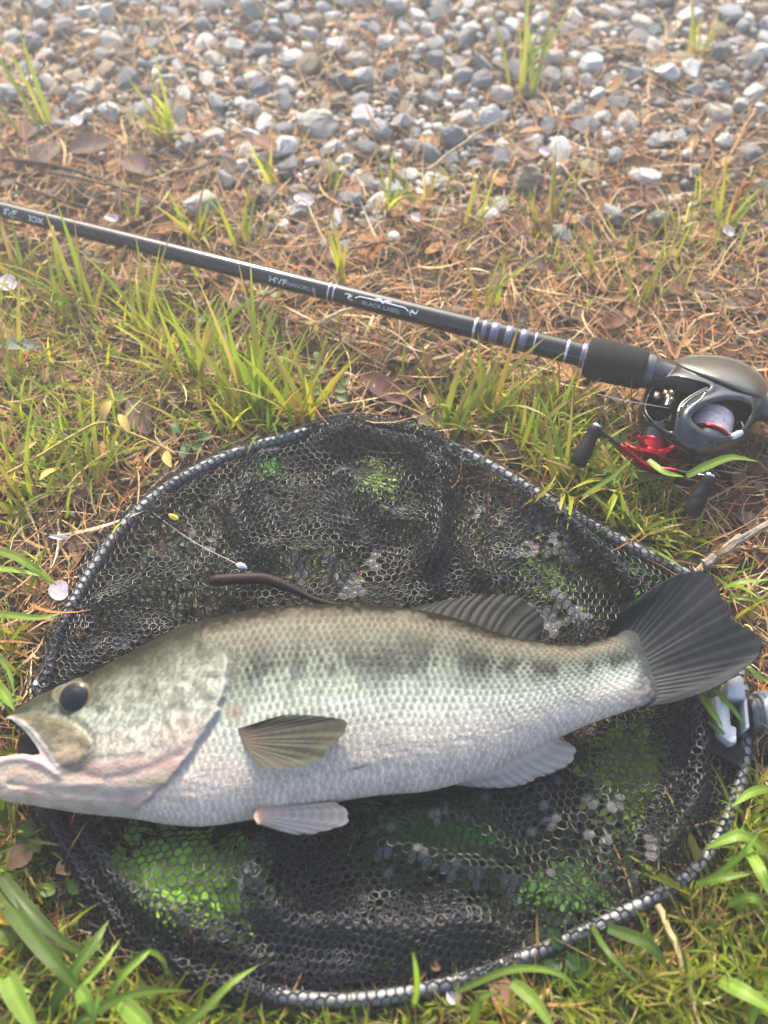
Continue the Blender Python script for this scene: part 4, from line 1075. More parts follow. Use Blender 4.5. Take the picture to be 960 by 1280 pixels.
# ------------------------------------------------------------------ blades, straw and litter
def blades(root, az, L, w, lean, bend, c0, c1, seg=4, cols=2, twist=None, crease=.25, zmin=None, wprof=None, curl=None):
    n = len(root); t = np.linspace(0, 1, seg + 1)
    th = lean[:, None] + bend[:, None] * t[None] ** 1.3
    dr = np.sin(th) * (L / seg)[:, None]; dz = np.cos(th) * (L / seg)[:, None]
    rr = np.c_[np.zeros(n), np.cumsum((dr[:, :-1] + dr[:, 1:]) / 2, 1)]; zz = np.c_[np.zeros(n), np.cumsum((dz[:, :-1] + dz[:, 1:]) / 2, 1)]
    side = np.zeros(n) if twist is None else twist
    ac = np.zeros(n) if curl is None else curl
    azt = az[:, None] + ac[:, None] * t[None]
    cx = root[:, 0:1] + rr * np.cos(azt) ; cy = root[:, 1:2] + rr * np.sin(azt); cz = root[:, 2:3] + zz
    if zmin is not None: cz = np.maximum(cz, zmin)
    sx, sy = -np.sin(azt + side[:, None]), np.cos(azt + side[:, None])
    pw = (np.clip(1 - t ** 2.2, 0.02, 1) * (.55 + .45 * np.clip(t * 4, 0, 1)))[None] if wprof is None else wprof(t)[None]
    hw = w[:, None] * pw / 2
    u = np.linspace(-1, 1, cols)
    V = np.stack([cx[..., None] + sx[..., None] * hw[..., None] * u, cy[..., None] + sy[..., None] * hw[..., None] * u, cz[..., None] + hw[..., None] * crease * np.abs(u) + hw[..., None] * np.sin(side)[:, None, None] * .6 * u], -1)
    c = c0[:, None] * (1 - t)[None, :, None] + c1[:, None] * t[None, :, None]
    C = np.broadcast_to(c[:, :, None], V.shape)
    f = grid_faces(seg + 1, cols); F = (f[None] + (np.arange(n) * (seg + 1) * cols)[:, None, None]).reshape(-1, 4)
    return V.reshape(-1, 3), F, C.reshape(-1, 3)

def occluded_by_rod(px, py):
    """roots whose blades would hide the rod"""
    line = np.interp(px, [-300, 0, 738, 960], [190, 263, 446, 500])
    return (py > line - 6) & (py < line + 52)

hoop_ring = HOOP_G.copy()
def straw_density(px, py):
    hp = inside(hoop_ring, px, py)
    base = np.ones_like(px)
    g = gravel_density(px, py)
    base = base * (1 - .60 * g) 
    base = np.where(hp, .05, base)
    base = np.where(py > 1120, base * .5, base)
    base = base * (.35 + .9 * vn(px / 45, py / 38, 210))
    return np.clip(base, 0, 1)

def to_ground(px, py):
    p = P(px, py, 0.0); p[:, 2] = ground_z(p[:, 0], p[:, 1]) - .003; return p

def build_straw():
    N = 52000
    px = rng.uniform(-260, 1220, N); py = rng.uniform(-120, 1420, N)
    # even per area of ground, not of picture
    sc = proj(P(px, py))[1]; keep = rng.random(N) < straw_density(px, py) * np.clip((sc / .62) ** 2 * .8, .5, 1.6)
    px, py = px[keep], py[keep]; n = len(px); root = to_ground(px, py)
    root[:, 2] += rng.random(n) ** 2 * .010
    L = rng.gamma(3.0, .0095, n).clip(.008, .075); w = rng.uniform(.0005, .0013, n) * np.where(rng.random(n) < .15, 2.0, 1.0)
    az = rng.uniform(0, 2 * np.pi, n)
    lean = rng.uniform(1.15, 1.6, n); up = rng.random(n) < .14; lean[up] = rng.uniform(.3, 1.1, up.sum()); bend = rng.normal(.1, .6, n)
    low = inside(hoop_ring, px, py) ; root[low, 2] = .002; lean[low] = 1.57; bend[low] = 0
    rodc = occluded_by_rod(px, py); lean[rodc] = np.maximum(lean[rodc], 1.35)
    pal = np.array([[.44, .31, .16], [.38, .235, .11], [.34, .175, .075], [.54, .40, .22], [.11, .075, .05], [.64, .53, .37], [.42, .14, .05]])
    k = rng.choice(7, n, p=[.18, .19, .18, .11, .22, .05, .07]); c = 1.3 * pal[k] * rng.uniform(.7, 1.2, (n, 1))
    V, F, C = blades(root, az, L, w, lean, bend, c, c * .9, 5, 2, rng.uniform(-.5, .5, n), .3, .0008, None, rng.normal(0, .5, n))
    tag(link('dry_straw', make_mesh('dry_straw', V, F, C, False, [M['straw']])), 'tangled tan and rust dry grass straw covering the bank', None, None, 'stuff')
    # curled dead leaves and scraps
    N = 4600
    px = rng.uniform(-200, 1160, N); py = rng.uniform(-80, 1380, N)
    dens = straw_density(px, py) * np.where(py < 620, 1.0, .45) * np.where((py > 150) & (py < 330), 1.5, .8)
    keep = (rng.random(N) < dens) & ~inside(hoop_ring, px, py); px, py = px[keep], py[keep]; n = len(px); root = to_ground(px, py); root[:, 2] += .0015 + rng.random(n) * .004
    low = inside(hoop_ring, px, py); root[low, 2] = .0015
    L = rng.uniform(.006, .022, n); w = L * rng.uniform(.35, .8, n); lean = rng.uniform(1.2, 1.75, n); bend = rng.uniform(-.5, .5, n); lean[low] = 1.57; bend[low] = 0
    pal = np.array([[.17, .085, .045], [.11, .06, .04], [.24, .13, .06], [.30, .16, .07], [.14, .10, .08]]); c = pal[rng.choice(5, n)] * rng.uniform(.7, 1.25, (n, 1))
    wp = lambda t: np.sin(np.pi * np.clip(t, .04, .97)) ** .7
    V, F, C = blades(root, rng.uniform(0, 6.3, n), L, w, lean, bend, c, c, 4, 3, rng.uniform(-.5, .5, n), rng.uniform(-.5, .6), .001, wp)
    tag(link('leaf_litter', make_mesh('leaf_litter', V, F, C, True, [M['leaf']])), 'brown curled scraps of dead leaf between the straw', None, None, 'stuff')
build_straw()

GREEN = np.array([[.27, .39, .04], [.22, .36, .04], [.34, .43, .05], [.38, .40, .06], [.16, .29, .04]])
def green(n, dark=0., yellow=0.):
    k = rng.choice(5, n, p=[.3, .25, .2, .1, .15]); c = GREEN[k] * rng.uniform(.75, 1.2, (n, 1))
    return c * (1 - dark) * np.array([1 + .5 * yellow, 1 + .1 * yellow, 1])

# patches of thin grass: (px, py, radius x, radius y, how many, length in m, width in m, dark)
PATCH = [(60, 350, 80, 40, 60, .034, .0017, 0), (200, 380, 110, 50, 70, .034, .0017, 0), (300, 450, 120, 60, 90, .040, .0019, 0), (120, 480, 120, 70, 100, .040, .0018, 0), (60, 600, 70, 60, 90, .04, .0022, 0), (330, 520, 70, 30, 90, .045, .0024, 0), (640, 520, 90, 40, 60, .04, .0022, 0), (60, 400, 70, 60, 80, .040, .0019, 0), (20, 520, 50, 90, 80, .040, .0020, 0), (170, 420, 70, 60, 60, .038, .0018, 0), (300, 500, 110, 50, 120, .042, .0020, 0), (130, 560, 70, 50, 90, .040, .0020, 0),
         (230, 345, 90, 25, 60, .032, .0016, 0), (420, 430, 60, 50, 30, .030, .0015, 0), (620, 505, 80, 45, 130, .036, .0020, 0), (560, 520, 30, 25, 40, .034, .002, 0), (700, 560, 60, 50, 170, .036, .0021, 0), (760, 630, 70, 45, 260, .032, .0024, .05),
         (825, 680, 60, 36, 130, .028, .0024, .1), (690, 500, 60, 30, 50, .03, .0017, 0), (700, 340, 120, 40, 70, .028, .0014, 0), (830, 330, 100, 50, 80, .03, .0014, 0), (560, 260, 100, 30, 40, .026, .0013, 0), (900, 270, 60, 40, 60, .03, .0014, 0),
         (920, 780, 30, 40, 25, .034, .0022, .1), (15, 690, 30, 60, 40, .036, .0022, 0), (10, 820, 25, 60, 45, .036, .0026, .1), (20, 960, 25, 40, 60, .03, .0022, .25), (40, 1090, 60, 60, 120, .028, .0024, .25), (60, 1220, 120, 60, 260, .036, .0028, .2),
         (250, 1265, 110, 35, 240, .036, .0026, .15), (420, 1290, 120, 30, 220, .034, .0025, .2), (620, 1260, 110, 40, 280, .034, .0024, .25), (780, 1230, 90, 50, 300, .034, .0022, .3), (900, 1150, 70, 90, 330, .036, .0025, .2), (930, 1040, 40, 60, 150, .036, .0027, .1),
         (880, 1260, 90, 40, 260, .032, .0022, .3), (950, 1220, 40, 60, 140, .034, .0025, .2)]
def build_grass():
    A = Acc()
    for (cx, cy, rx, ry, n, ln, wd, dark) in PATCH:
        px = cx + rx * rng.normal(0, .55, n); py = cy + ry * rng.normal(0, .55, n)
        ok = ~inside(hoop_ring, px, py)
        d = pdist(hoop_ring, px, py); ok &= d > 6
        px, py, d = px[ok], py[ok], d[ok]; n = len(px); root = to_ground(px, py)
        L = ln * rng.uniform(.45, 1.25, n); rc = occluded_by_rod(px, py); L[rc] *= .45
        below = (py > 1100) & (d < 60); L[below] *= .6
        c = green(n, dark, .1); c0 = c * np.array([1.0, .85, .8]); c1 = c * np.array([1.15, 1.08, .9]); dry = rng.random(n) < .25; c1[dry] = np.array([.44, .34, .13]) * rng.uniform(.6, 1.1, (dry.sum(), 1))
        az = rng.uniform(0, 6.3, n)
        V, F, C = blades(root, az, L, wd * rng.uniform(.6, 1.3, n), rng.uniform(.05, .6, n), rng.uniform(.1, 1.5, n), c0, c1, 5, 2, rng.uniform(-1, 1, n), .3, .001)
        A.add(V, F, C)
    tag(link('grass', A.mesh('grass', [M['grass']])), 'thin yellow green grass growing through the dry straw', None, None, 'stuff')
    # pressed leaves showing through the net
    A = Acc()
    for (cx, cy, rx, ry, n, sz, hump, tone) in [(400, 680, 260, 120, 1500, .0050, .003, (.045, .075, .022)), (640, 760, 160, 90, 500, .0050, .003, (.05, .09, .025)), (560, 1100, 300, 110, 1300, .0050, .003, (.04, .075, .022)), (820, 960, 90, 110, 400, .0055, .003, (.06, .10, .028)), (180, 760, 90, 90, 400, .005, .003, (.045, .07, .022)), (230, 1112, 84, 56, 760, .0085, .023, (.40, .64, .09)), (470, 612, 30, 28, 170, .005, .009, (.26, .42, .05)), (560, 1040, 90, 45, 620, .0055, .005, (.09, .24, .04)), (800, 960, 60, 70, 420, .006, .006, (.26, .36, .06)), (690, 740, 60, 40, 120, .005, .005, (.16, .28, .045)),
                                           (340, 590, 20, 20, 60, .005, .004, (.18, .38, .06)), (700, 1110, 60, 30, 200, .005, .005, (.11, .25, .04)), (640, 700, 50, 40, 90, .005, .004, (.15, .28, .04)), (480, 1190, 160, 25, 300, .005, .004, (.07, .17, .03)), (880, 900, 30, 50, 110, .006, .004, (.18, .3, .05)), (330, 580, 60, 30, 90, .004, .004, (.14, .24, .04)), (800, 710, 40, 25, 150, .006, .004, (.14, .3, .05))]:
        ax = rx * rng.normal(0, .5, n); ay = ry * rng.normal(0, .5, n); px, py = cx + ax, cy + ay
        root = to_ground(px, py); root[:, 2] = .0015 + hump * np.exp(-((ax / rx) ** 2 + (ay / ry) ** 2) * 1.4) * rng.uniform(.75, 1.0, n)
        L = sz * rng.uniform(.7, 1.8, n); c = np.array(tone) * rng.uniform(.6, 1.25, (n, 1))
        V, F, C = blades(root, rng.uniform(0, 6.3, n), L, L * rng.uniform(.25, .6, n), rng.uniform(1.35, 1.6, n), rng.uniform(-.2, .3, n), c, c, 4, 3, rng.uniform(-.3, .3, n), .15, .001, lambda t: np.sin(np.pi * np.clip(t, .05, .96)) ** .8)
        A.add(V, F, C)
    tag(link('weed_leaves', A.mesh('weed_leaves', [M['grass']])), 'green weed leaves pressed flat beneath the black net', None, None, 'stuff')
build_grass()

# ------------------------------------------------------------------ tufts that can be told apart: each blade a part
TUFT = [  # px, py, blades, length px, width px, bias azimuth (deg, None = any), spread, dark, label
    (205, 168, 15, 82, 6, None, .5, 0, 'thick upright grass tuft growing out of the gravel'),
    (58, 160, 6, 150, 6, 120, .4, 0, 'tall curved grass blades at the far left edge of the gravel'),
    (658, 112, 9, 115, 6, 70, .5, 0, 'tall forked grass sprig rising from the middle of the gravel'),
    (868, 66, 7, 62, 5, 60, .6, 0, 'far grass sprig beside the round white stone'),
    (340, 232, 4, 46, 5, 130, .5, 0, 'pair of short blades below the flat slate stone'),
    (415, 240, 5, 55, 5, 80, .5, 0, 'short blades beside the pale flat stone'),
    (480, 262, 7, 66, 5, None, .5, 0, 'small clump of fine blades below the gravel edge'),
    (530, 262, 5, 58, 5, 100, .4, 0, 'thin straight blades standing next to a dry stalk'),
    (590, 282, 7, 62, 5, 60, .5, 0, 'leaning fine blades left of the white pebble'),
    (676, 296, 11, 88, 5, 80, .5, 0, 'reddish based grass clump growing round the white pebble'),
    (250, 300, 13, 60, 6, None, .5, 0, 'bushy grass clump standing just behind the rod'),
    (305, 306, 8, 60, 5, 90, .5, 0, 'upright blades behind the rod next to the bushy clump'),
    (170, 285, 4, 45, 5, 100, .5, 0, 'short blades behind the rod under the dark twigs'),
    (428, 352, 4, 66, 7, 85, .25, 0, 'single stiff tuft behind the bright glint on the rod'),
    (600, 388, 6, 74, 6, 70, .5, 0, 'leaning blades behind the rod near its silver ring'),
    (905, 290, 9, 72, 5, 70, .6, 0, 'yellow green clump beside the red tipped blade'),
    (800, 385, 8, 70, 5, 60, .6, 0, 'loose blades in the straw above the foam grip'),
    (745, 350, 6, 58, 5, 110, .6, 0, 'sparse blades in the straw beyond the reel'),
    (20, 345, 8, 70, 6, 120, .6, 0, 'leaning blades under the rod near its lettering'),
    (95, 395, 12, 95, 7, 110, .6, 0, 'loose long bladed clump below the white rod lettering'),
    (185, 420, 11, 95, 6, 120, .6, 0, 'clump of long slanting blades left of the dark leaf'),
    (245, 480, 12, 92, 7, 110, .6, 0, 'slanting clump in the middle of the left grass'),
    (325, 522, 17, 112, 8, 100, .6, 0, 'brightest tall clump just above the net hoop'),
    (380, 525, 12, 78, 8, 90, .6, 0, 'short bright clump touching the top of the net'),
    (20, 480, 10, 85, 6, 70, .7, 0, 'grass clump around the grey leaf at the left'),
    (35, 640, 11, 80, 8, 100, .8, 0, 'yellowish clump under the dried vine'),
    (120, 610, 9, 76, 7, 100, .8, 0, 'clump beside the dried vine near the hoop'),
    (562, 545, 10, 72, 8, 80, .6, 0, 'upright clump behind the folded top of the net'),
    (610, 520, 11, 80, 8, 60, .6, 0, 'leaning clump below the violet wrapped rod section'),
    (660, 560, 9, 66, 8, 80, .7, 0, 'low clump between the net rim and the foam grip'),
    (700, 610, 12, 72, 9, None, .8, .05, 'dense clump in front of the reel knob nearest the net'),
    (765, 610, 12, 62, 10, None, .9, .05, 'leafy clump growing round the red star drag'),
    (790, 668, 11, 56, 8, None, .9, .05, 'broad bladed clump between the two reel knobs'),
    (868, 712, 8, 44, 7, None, .9, .1, 'grass clump below the farther reel knob'),
    (700, 520, 6, 60, 6, 60, .6, 0, 'few thin blades below the foam grip'),
    (905, 1135, 10, 95, 12, 150, .8, .2, 'spreading clump below the bright broad clump'),
    (840, 1235, 8, 80, 10, None, .8, .3, 'dark clump beside the tan dry stalk'),
    (250, 1262, 8, 110, 11, 80, .8, .1, 'clump below the bright green leaves in the net'),
    (15, 1050, 8, 62, 9, None, .9, .2, 'small leafed clump under the fish jaw'),
]
def build_tufts():
    for (px, py, n, ln, wd, azb, spr, dark, lab) in TUFT:
        p = P(px, py, 0); z = float(ground_z(p[0], p[1])) - .003
        t = thing('grass_tuft', lab, 'grass tuft', (float(p[0]), float(p[1]), z), 'grass tufts on the bank')
        s = mpp(px, py); vis = max(.55, math.sin(nang(py))) if ln < 110 or py < 700 else .8
        big = wd >= 12
        for k in range(n):
            az = (R(azb) + random.gauss(0, .75)) if azb is not None else random.uniform(0, 6.3)
            L = ln * s / vis * random.uniform(.55, 1.1); w = wd * s * random.uniform(.75, 1.15)
            off = np.array([random.gauss(0, ln * s * .10), random.gauss(0, ln * s * .10), 0])
            lean = random.uniform(.05, .35) + spr * random.uniform(0, .7) + (.35 if big else 0); bend = random.uniform(.2, 1.1) * (.6 + spr)
            if py > 900 and big: lean += .3
            c = green(1, dark, .15)[0]
            if random.random() < .12: c = np.array([.26, .20, .06])
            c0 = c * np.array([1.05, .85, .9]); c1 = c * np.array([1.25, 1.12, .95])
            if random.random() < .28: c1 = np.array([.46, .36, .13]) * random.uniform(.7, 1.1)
            if 'reddish' in lab: c0 = np.array([.22, .09, .04])
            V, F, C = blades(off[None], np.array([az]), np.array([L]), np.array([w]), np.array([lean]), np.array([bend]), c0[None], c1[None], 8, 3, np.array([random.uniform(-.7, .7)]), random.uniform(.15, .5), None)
            if big:
                # long blades keep off the net and fish
                pass
            V[:, 2] = np.maximum(V[:, 2], .001)
            me = make_mesh('blade', V, F, C, True, [M['grass']])
            o = bpy.data.objects.new('blade', me); COL.objects.link(o); o.parent = t
build_tufts()

BLADE_T = [  # label, then blades given as photo points with heights, width px, colour factor
 ('widest dark green foreground blades crossing at the near left', [
   ([(-12, 1098, .012), (25, 1150, .030), (70, 1205, .040), (112, 1250, .034)], 22, .5), ([(-6, 1085, .014), (30, 1130, .026), (75, 1175, .026), (125, 1200, .016)], 17, .42), ([(60, 1270, .010), (85, 1225, .030), (118, 1178, .032), (136, 1150, .026)], 16, .7)]),
 ('pale bent blade tip over the widest foreground blades', [
   ([(98, 1236, .046), (108, 1250, .048), (114, 1268, .044)], 20, 1.25), ([(98, 1238, .046), (128, 1205, .050), (152, 1172, .048)], 6, 1.5)]),
 ('pale wide blades in the near left corner', [
   ([(10, 1222, .040), (22, 1250, .044), (50, 1300, .046)], 27, 1.05), ([(-15, 1228, .036), (10, 1233, .038), (40, 1240, .036)], 14, 1.3), ([(150, 1252, .03), (175, 1275, .036), (200, 1300, .036)], 24, 1.2), ([(100, 1330, .02), (118, 1270, .036), (124, 1235, .040)], 10, 1.0)]),
 ('long blades arching from the near edge over the lower hoop', [
   ([(210, 1300, .012), (255, 1262, .034), (290, 1228, .040), (324, 1206, .036)], 11, 1.0), ([(150, 1215, .02), (185, 1190, .03), (205, 1202, .03), (208, 1222, .024)], 8, .9), ([(125, 1270, .010), (150, 1225, .030), (175, 1200, .034), (190, 1186, .030)], 9, 1.25), ([(70, 1300, .01), (130, 1258, .026), (180, 1240, .034), (240, 1238, .030)], 12, .8)]),
 ('lone upright blade crossing the near rim of the net', [([(516, 1262, .006), (521, 1238, .030), (520, 1212, .050), (516, 1190, .062)], 8, 1.2)]),
 ('arching long blades in front of the net', [
   ([(570, 1240, .012), (640, 1212, .030), (700, 1218, .036), (733, 1256, .028)], 9, 1.0), ([(640, 1228, .028), (668, 1252, .034), (700, 1300, .036)], 17, .95), ([(760, 1160, .02), (810, 1180, .026), (835, 1210, .020)], 16, .55), ([(590, 1285, .02), (600, 1250, .034), (618, 1240, .03)], 12, .8), ([(735, 1150, .010), (760, 1190, .03), (800, 1232, .03)], 8, .6)]),
 ('bright broad bladed clump outside the lower hoop curve', [
   ([(965, 985, .01), (940, 990, .03), (915, 1008, .036)], 12, 1.15), ([(965, 1070, .02), (930, 1045, .036), (905, 1050, .036), (880, 1062, .028)], 15, 1.1), ([(930, 1055, .02), (948, 1085, .038), (962, 1120, .036)], 17, 1.25), ([(870, 1105, .016), (900, 1098, .034), (940, 1092, .036)], 10, .8), ([(910, 1130, .02), (940, 1122, .034), (958, 1140, .03)], 12, .9), ([(880, 1105, .01), (920, 1075, .03), (950, 1040, .04)], 9, 1.2)]),
 ('pale wide blade in the near right corner', [([(900, 1226, .02), (930, 1240, .034), (975, 1268, .036)], 22, 1.1), ([(930, 1300, .01), (945, 1262, .03), (972, 1235, .04)], 10, .8)]),
 ('pale green blades crossing the grey net joint', [
   ([(874, 866, .028), (890, 890, .032), (904, 908, .030)], 9, 1.1), ([(893, 862, .024), (915, 885, .028), (934, 912, .024)], 7, 1.0), ([(885, 902, .026), (898, 912, .027), (910, 922, .025)], 7, .7), ([(934, 833, .03), (948, 845, .034), (968, 858, .03)], 8, 1.2)]),
 ('long blade bending under the reel between its knobs', [([(858, 595, .040), (885, 582, .046), (915, 572, .046), (949, 577, .036)], 10, 1.1), ([(810, 575, .040), (830, 590, .044), (856, 596, .040)], 9, 1.2), ([(728, 620, .020), (760, 600, .040), (792, 572, .052)], 7, 1.0)]),
 ('long flat blades reaching in toward the net at mid left', [
   ([(-15, 686, .020), (15, 694, .030), (40, 708, .034), (58, 722, .028), (72, 732, .018)], 10, 1.15), ([(-12, 711, .020), (20, 713, .028), (52, 720, .026)], 9, 1.2), ([(-15, 766, .020), (20, 770, .028), (50, 772, .026), (80, 766, .018)], 9, 1.0)]),
 ('drooping blades right beside the fish snout', [([(-10, 852, .010), (6, 868, .03), (18, 888, .034)], 15, 1.1), ([(-6, 815, .016), (12, 840, .03), (18, 872, .03)], 7, .8), ([(-12, 880, .02), (4, 878, .03), (30, 872, .024)], 10, 1.1)]),
 ('short green blades beside the tail fin', [([(905, 735, .02), (925, 728, .03), (965, 724, .03)], 8, 1.1), ([(910, 745, .02), (930, 748, .026), (962, 752, .02)], 6, 1.0)]),
]
def build_foreground():
    for lab, bl in BLADE_T:
        c0 = P(bl[0][0][0][0], bl[0][0][0][1], 0)
        t = thing('grass_tuft', lab, 'grass tuft', tuple(c0), 'grass tufts on the bank')
        for pts, wd, cf in bl:
            q = spline(np.array([P(a, b, z) for a, b, z in pts]), 22)
            s = mpp(pts[0][0], pts[0][1]) * .93; u = np.linspace(0, 1, 22)
            hw = wd * s / 2 * np.clip(1 - u ** 3.5, .03, 1) * (.75 + .25 * np.clip(u * 5, 0, 1))
            tg = np.gradient(q, axis=0); tg /= np.linalg.norm(tg, axis=1)[:, None]
            sd = np.cross(tg, [0, 0, 1.0]); sd /= np.linalg.norm(sd, axis=1)[:, None] + 1e-9
            tw = random.uniform(-.35, .35)
            k = np.linspace(-1, 1, 7)
            V = q[:, None] + sd[:, None] * (hw[:, None, None] * k[None, :, None]) + np.array([0, 0, 1.0]) * (hw[:, None] * (.22 * np.abs(k)[None] + tw * k[None]))[..., None]
            base = np.array([.17, .29, .045]) if cf < .8 else np.array([.21, .33, .05])
            col = base * cf * (1 + .12 * np.cos(k * 14) + .22 * np.exp(-(k / .12) ** 2))[None, :, None] * (.85 + .3 * u)[:, None, None] * (.9 + .2 * vn(u * 9, u * 0 + random.random() * 50, 230))[:, None, None]
            me = make_mesh('blade', V.reshape(-1, 3), grid_faces(22, 7), np.clip(col, 0, .6).reshape(-1, 3), True, [M['grass']])
            o = link('blade', me, t)
build_foreground()

# ------------------------------------------------------------------ twigs, stalks, leaves, petals, clover
def build_bits():
    def stalk(name, pts, zs, r, col, label, cat='twig', seg=24, taper=.6, wob=.0015):
        q = spline(np.array([P(a, b, z) for (a, b), z in zip(pts, zs)]), seg); k = np.arange(seg)
        q = q + wob * np.stack([vn(k * .5, k * 0 + 3, 400) - .5, vn(k * .5, k * 0 + 9, 401) - .5, (vn(k * .5, k * 0 + 5, 402) - .5) * .5], -1)
        V, F = tube(q, np.linspace(r, r * taper, seg), 7)
        return tag(link(name, Acc().add(V, F, col).mesh(name, [M['twig']])), label, cat)
    stalk('twig', [(10, 198), (90, 212), (160, 238), (225, 262)], [.008, .010, .010, .007], .0022, (.10, .07, .055), 'longest dark twig lying behind the rod at the left')
    stalk('twig', [(60, 215), (140, 232), (205, 258)], [.012, .013, .011], .0015, (.16, .11, .08), 'thinner grey brown twig crossing the longest dark twig')
    stalk('twig', [(20, 228), (70, 248), (120, 262)], [.006, .008, .007], .0016, (.09, .06, .05), 'short dark twig close behind the rod lettering')
    stalk('twig', [(215, 215), (245, 211), (262, 203)], [.008, .01, .011], .0020, (.24, .17, .12), 'stubby pale brown twig below the round pale stones')
    stalk('dry_stalk', [(535, 212), (575, 182), (600, 165), (625, 150)], [.010, .014, .018, .02], .0013, (.42, .33, .22), 'pale dry stalk pointing from the gravel edge to the smooth stone', 'dry stalk')
    stalk('dry_stalk', [(205, 28), (222, 70), (236, 100)], [.03, .018, .006], .0010, (.46, .36, .22), 'thin curved dry stalk standing in the far gravel', 'dry stalk')
    stalk('dry_stalk', [(440, 20), (400, 95), (370, 140)], [.012, .012, .008], .0008, (.30, .24, .17), 'thin dry stem lying across the far gravel stones', 'dry stalk')
    stalk('dry_stalk', [(420, 330), (395, 280), (375, 250), (335, 300)], [.012, .016, .016, .010], .0011, (.48, .36, .20), 'looped tan straw stalk behind the rod', 'dry stalk')
    stalk('dry_stalk', [(700, 205), (730, 240), (770, 300)], [.02, .016, .010], .0010, (.5, .36, .2), 'slanting tan stalk in the straw beyond the reel', 'dry stalk')
    stalk('dry_stalk', [(822, 1132), (842, 1175), (858, 1225), (876, 1284)], [.014, .016, .014, .012], .0018, (.48, .36, .19), 'long tan dry stalk in front of the net at the near edge', 'dry stalk')
    stalk('twig', [(880, 706), (915, 682), (965, 652)], [.010, .012, .013], .0034, (.30, .25, .20), 'thick weathered grey stick at the frame edge below the reel')
    stalk('twig', [(868, 715), (898, 690), (925, 668)], [.008, .010, .012], .0016, (.42, .34, .24), 'pale thin stick beside the thick weathered stick')
    stalk('twig', [(598, 330), (640, 300), (690, 268)], [.008, .010, .010], .0013, (.22, .14, .09), 'brown twig lying between straw below the white pebble')
    stalk('twig', [(425, 315), (465, 305), (500, 300)], [.008, .009, .009], .0013, (.2, .13, .09), 'dark straight twig behind the rod under the fine blades')
    stalk('dry_stalk', [(310, 395), (330, 372), (350, 358)], [.012, .013, .012], .0015, (.33, .24, .16), 'short broken stalk just below the rod print', 'dry stalk')
    stalk('dry_stalk', [(400, 405), (425, 390), (450, 384)], [.012, .014, .014], .0016, (.5, .42, .28), 'pale bleached stalk just below the ornate rod emblem', 'dry stalk')
    stalk('dry_stalk', [(945, 135), (915, 190), (890, 250)], [.03, .02, .01], .0012, (.42, .25, .12), 'rust coloured stem standing beside the lone white stone', 'dry stalk')
    stalk('dry_stalk', [(935, 228), (925, 245), (912, 270)], [.03, .02, .008], .0016, (.45, .05, .05), 'bright red stem tip in the straw at the far right', 'dry stalk')
    stalk('dry_stalk', [(640, 640), (640, 640)], [0, 0], .001, (.4, .3, .2), 'x', 'dry stalk') if False else None
    # dried vine with little leaves
    vt = thing('dried_vine', 'yellow dried vine with withered leaves left of the net', 'vine', tuple(P(100, 560, 0)))
    q = spline(np.array([P(a, b, z) for a, b, z in [(-10, 602, .02), (40, 575, .026), (90, 545, .03), (128, 528, .034), (160, 540, .03), (190, 552, .026), (220, 568, .018)]]), 40)
    V, F = tube(q, np.linspace(.0012, .0008, 40), 6); link('stem', Acc().add(V, F, (.42, .32, .10)).mesh('stem', [M['twig']]), vt)
    for a, b, z, az in ((128, 527, .036, 1.3), (163, 541, .033, 2.2), (205, 566, .026, 5.2), (75, 585, .026, 4.0), (20, 570, .028, .6)):
        V, F, C = blades(P(a, b, z)[None], np.array([az]), np.array([.016]), np.array([.007]), np.array([1.0]), np.array([.8]), np.array([[.46, .34, .10]]), np.array([[.52, .40, .14]]), 6, 3, np.array([.4]), .5, None, lambda t: np.sin(np.pi * np.clip(t, .05, .96)) ** .8)
        link('leaf', make_mesh('leaf', V, F, C, True, [M['straw']]), vt)
    def leaf(px, py, z, L, w, az, col, label, bend=.3, lean=1.4, name='dead_leaf', cat='dead leaf', m='leaf', tw=.2):
        V, F, C = blades(np.zeros((1, 3)), np.array([az]), np.array([L]), np.array([w]), np.array([lean]), np.array([bend]), np.array([col]), np.array([col]) * 1.05, 10, 5, np.array([tw]), .28, None, lambda t: np.sin(np.pi * np.clip(t, .03, .97)) ** .75)
        o = link(name, make_mesh(name, V, F, C, True, [M[m]]), None, P(px, py, z)); return tag(o, label, cat)
    leaf(452, 470, .006, .040, .018, -.7, (.085, .035, .028), 'dark reddish brown dead leaf above the folded net')
    leaf(470, 500, .006, .032, .016, .2, (.10, .045, .035), 'curled maroon leaf tucked against the top of the net')
    leaf(750, 410, .004, .024, .015, .5, (.13, .05, .03), 'dark rusty dead leaf just behind the foam grip')
    leaf(-5, 432, .018, .034, .010, -.06, (.15, .17, .14), 'grey green narrow leaf poking in from the left edge', name='narrow_leaf', cat='leaf')
    leaf(350, 190, .010, .030, .015, 2.5, (.15, .07, .05), 'wet brown leaf beside the flat slate stone')
    leaf(85, 190, .006, .040, .024, .3, (.10, .06, .05), 'broad wet dark leaf under the long dark twig')
    leaf(150, 200, .006, .036, .022, -.5, (.12, .075, .065), 'flat purplish brown leaf beside the long dark twig')
    leaf(40, 210, .005, .034, .02, 1.0, (.13, .085, .07), 'dull brown leaf at the left end of the dark twigs')
    leaf(500, 250, .006, .03, .016, -.3, (.26, .13, .06), 'orange brown leaf below the gravel edge')
    leaf(160, 500, .005, .036, .02, -1.0, (.09, .06, .05), 'dark leaf lying deep between the left grass clumps')
    leaf(780, 255, .006, .034, .018, .2, (.16, .08, .06), 'brown leaf in the straw left of the lone pale stone')
    leaf(10, 1085, .012, .016, .013, .8, (.34, .20, .11), 'tan withered leaf under the fish jaw')
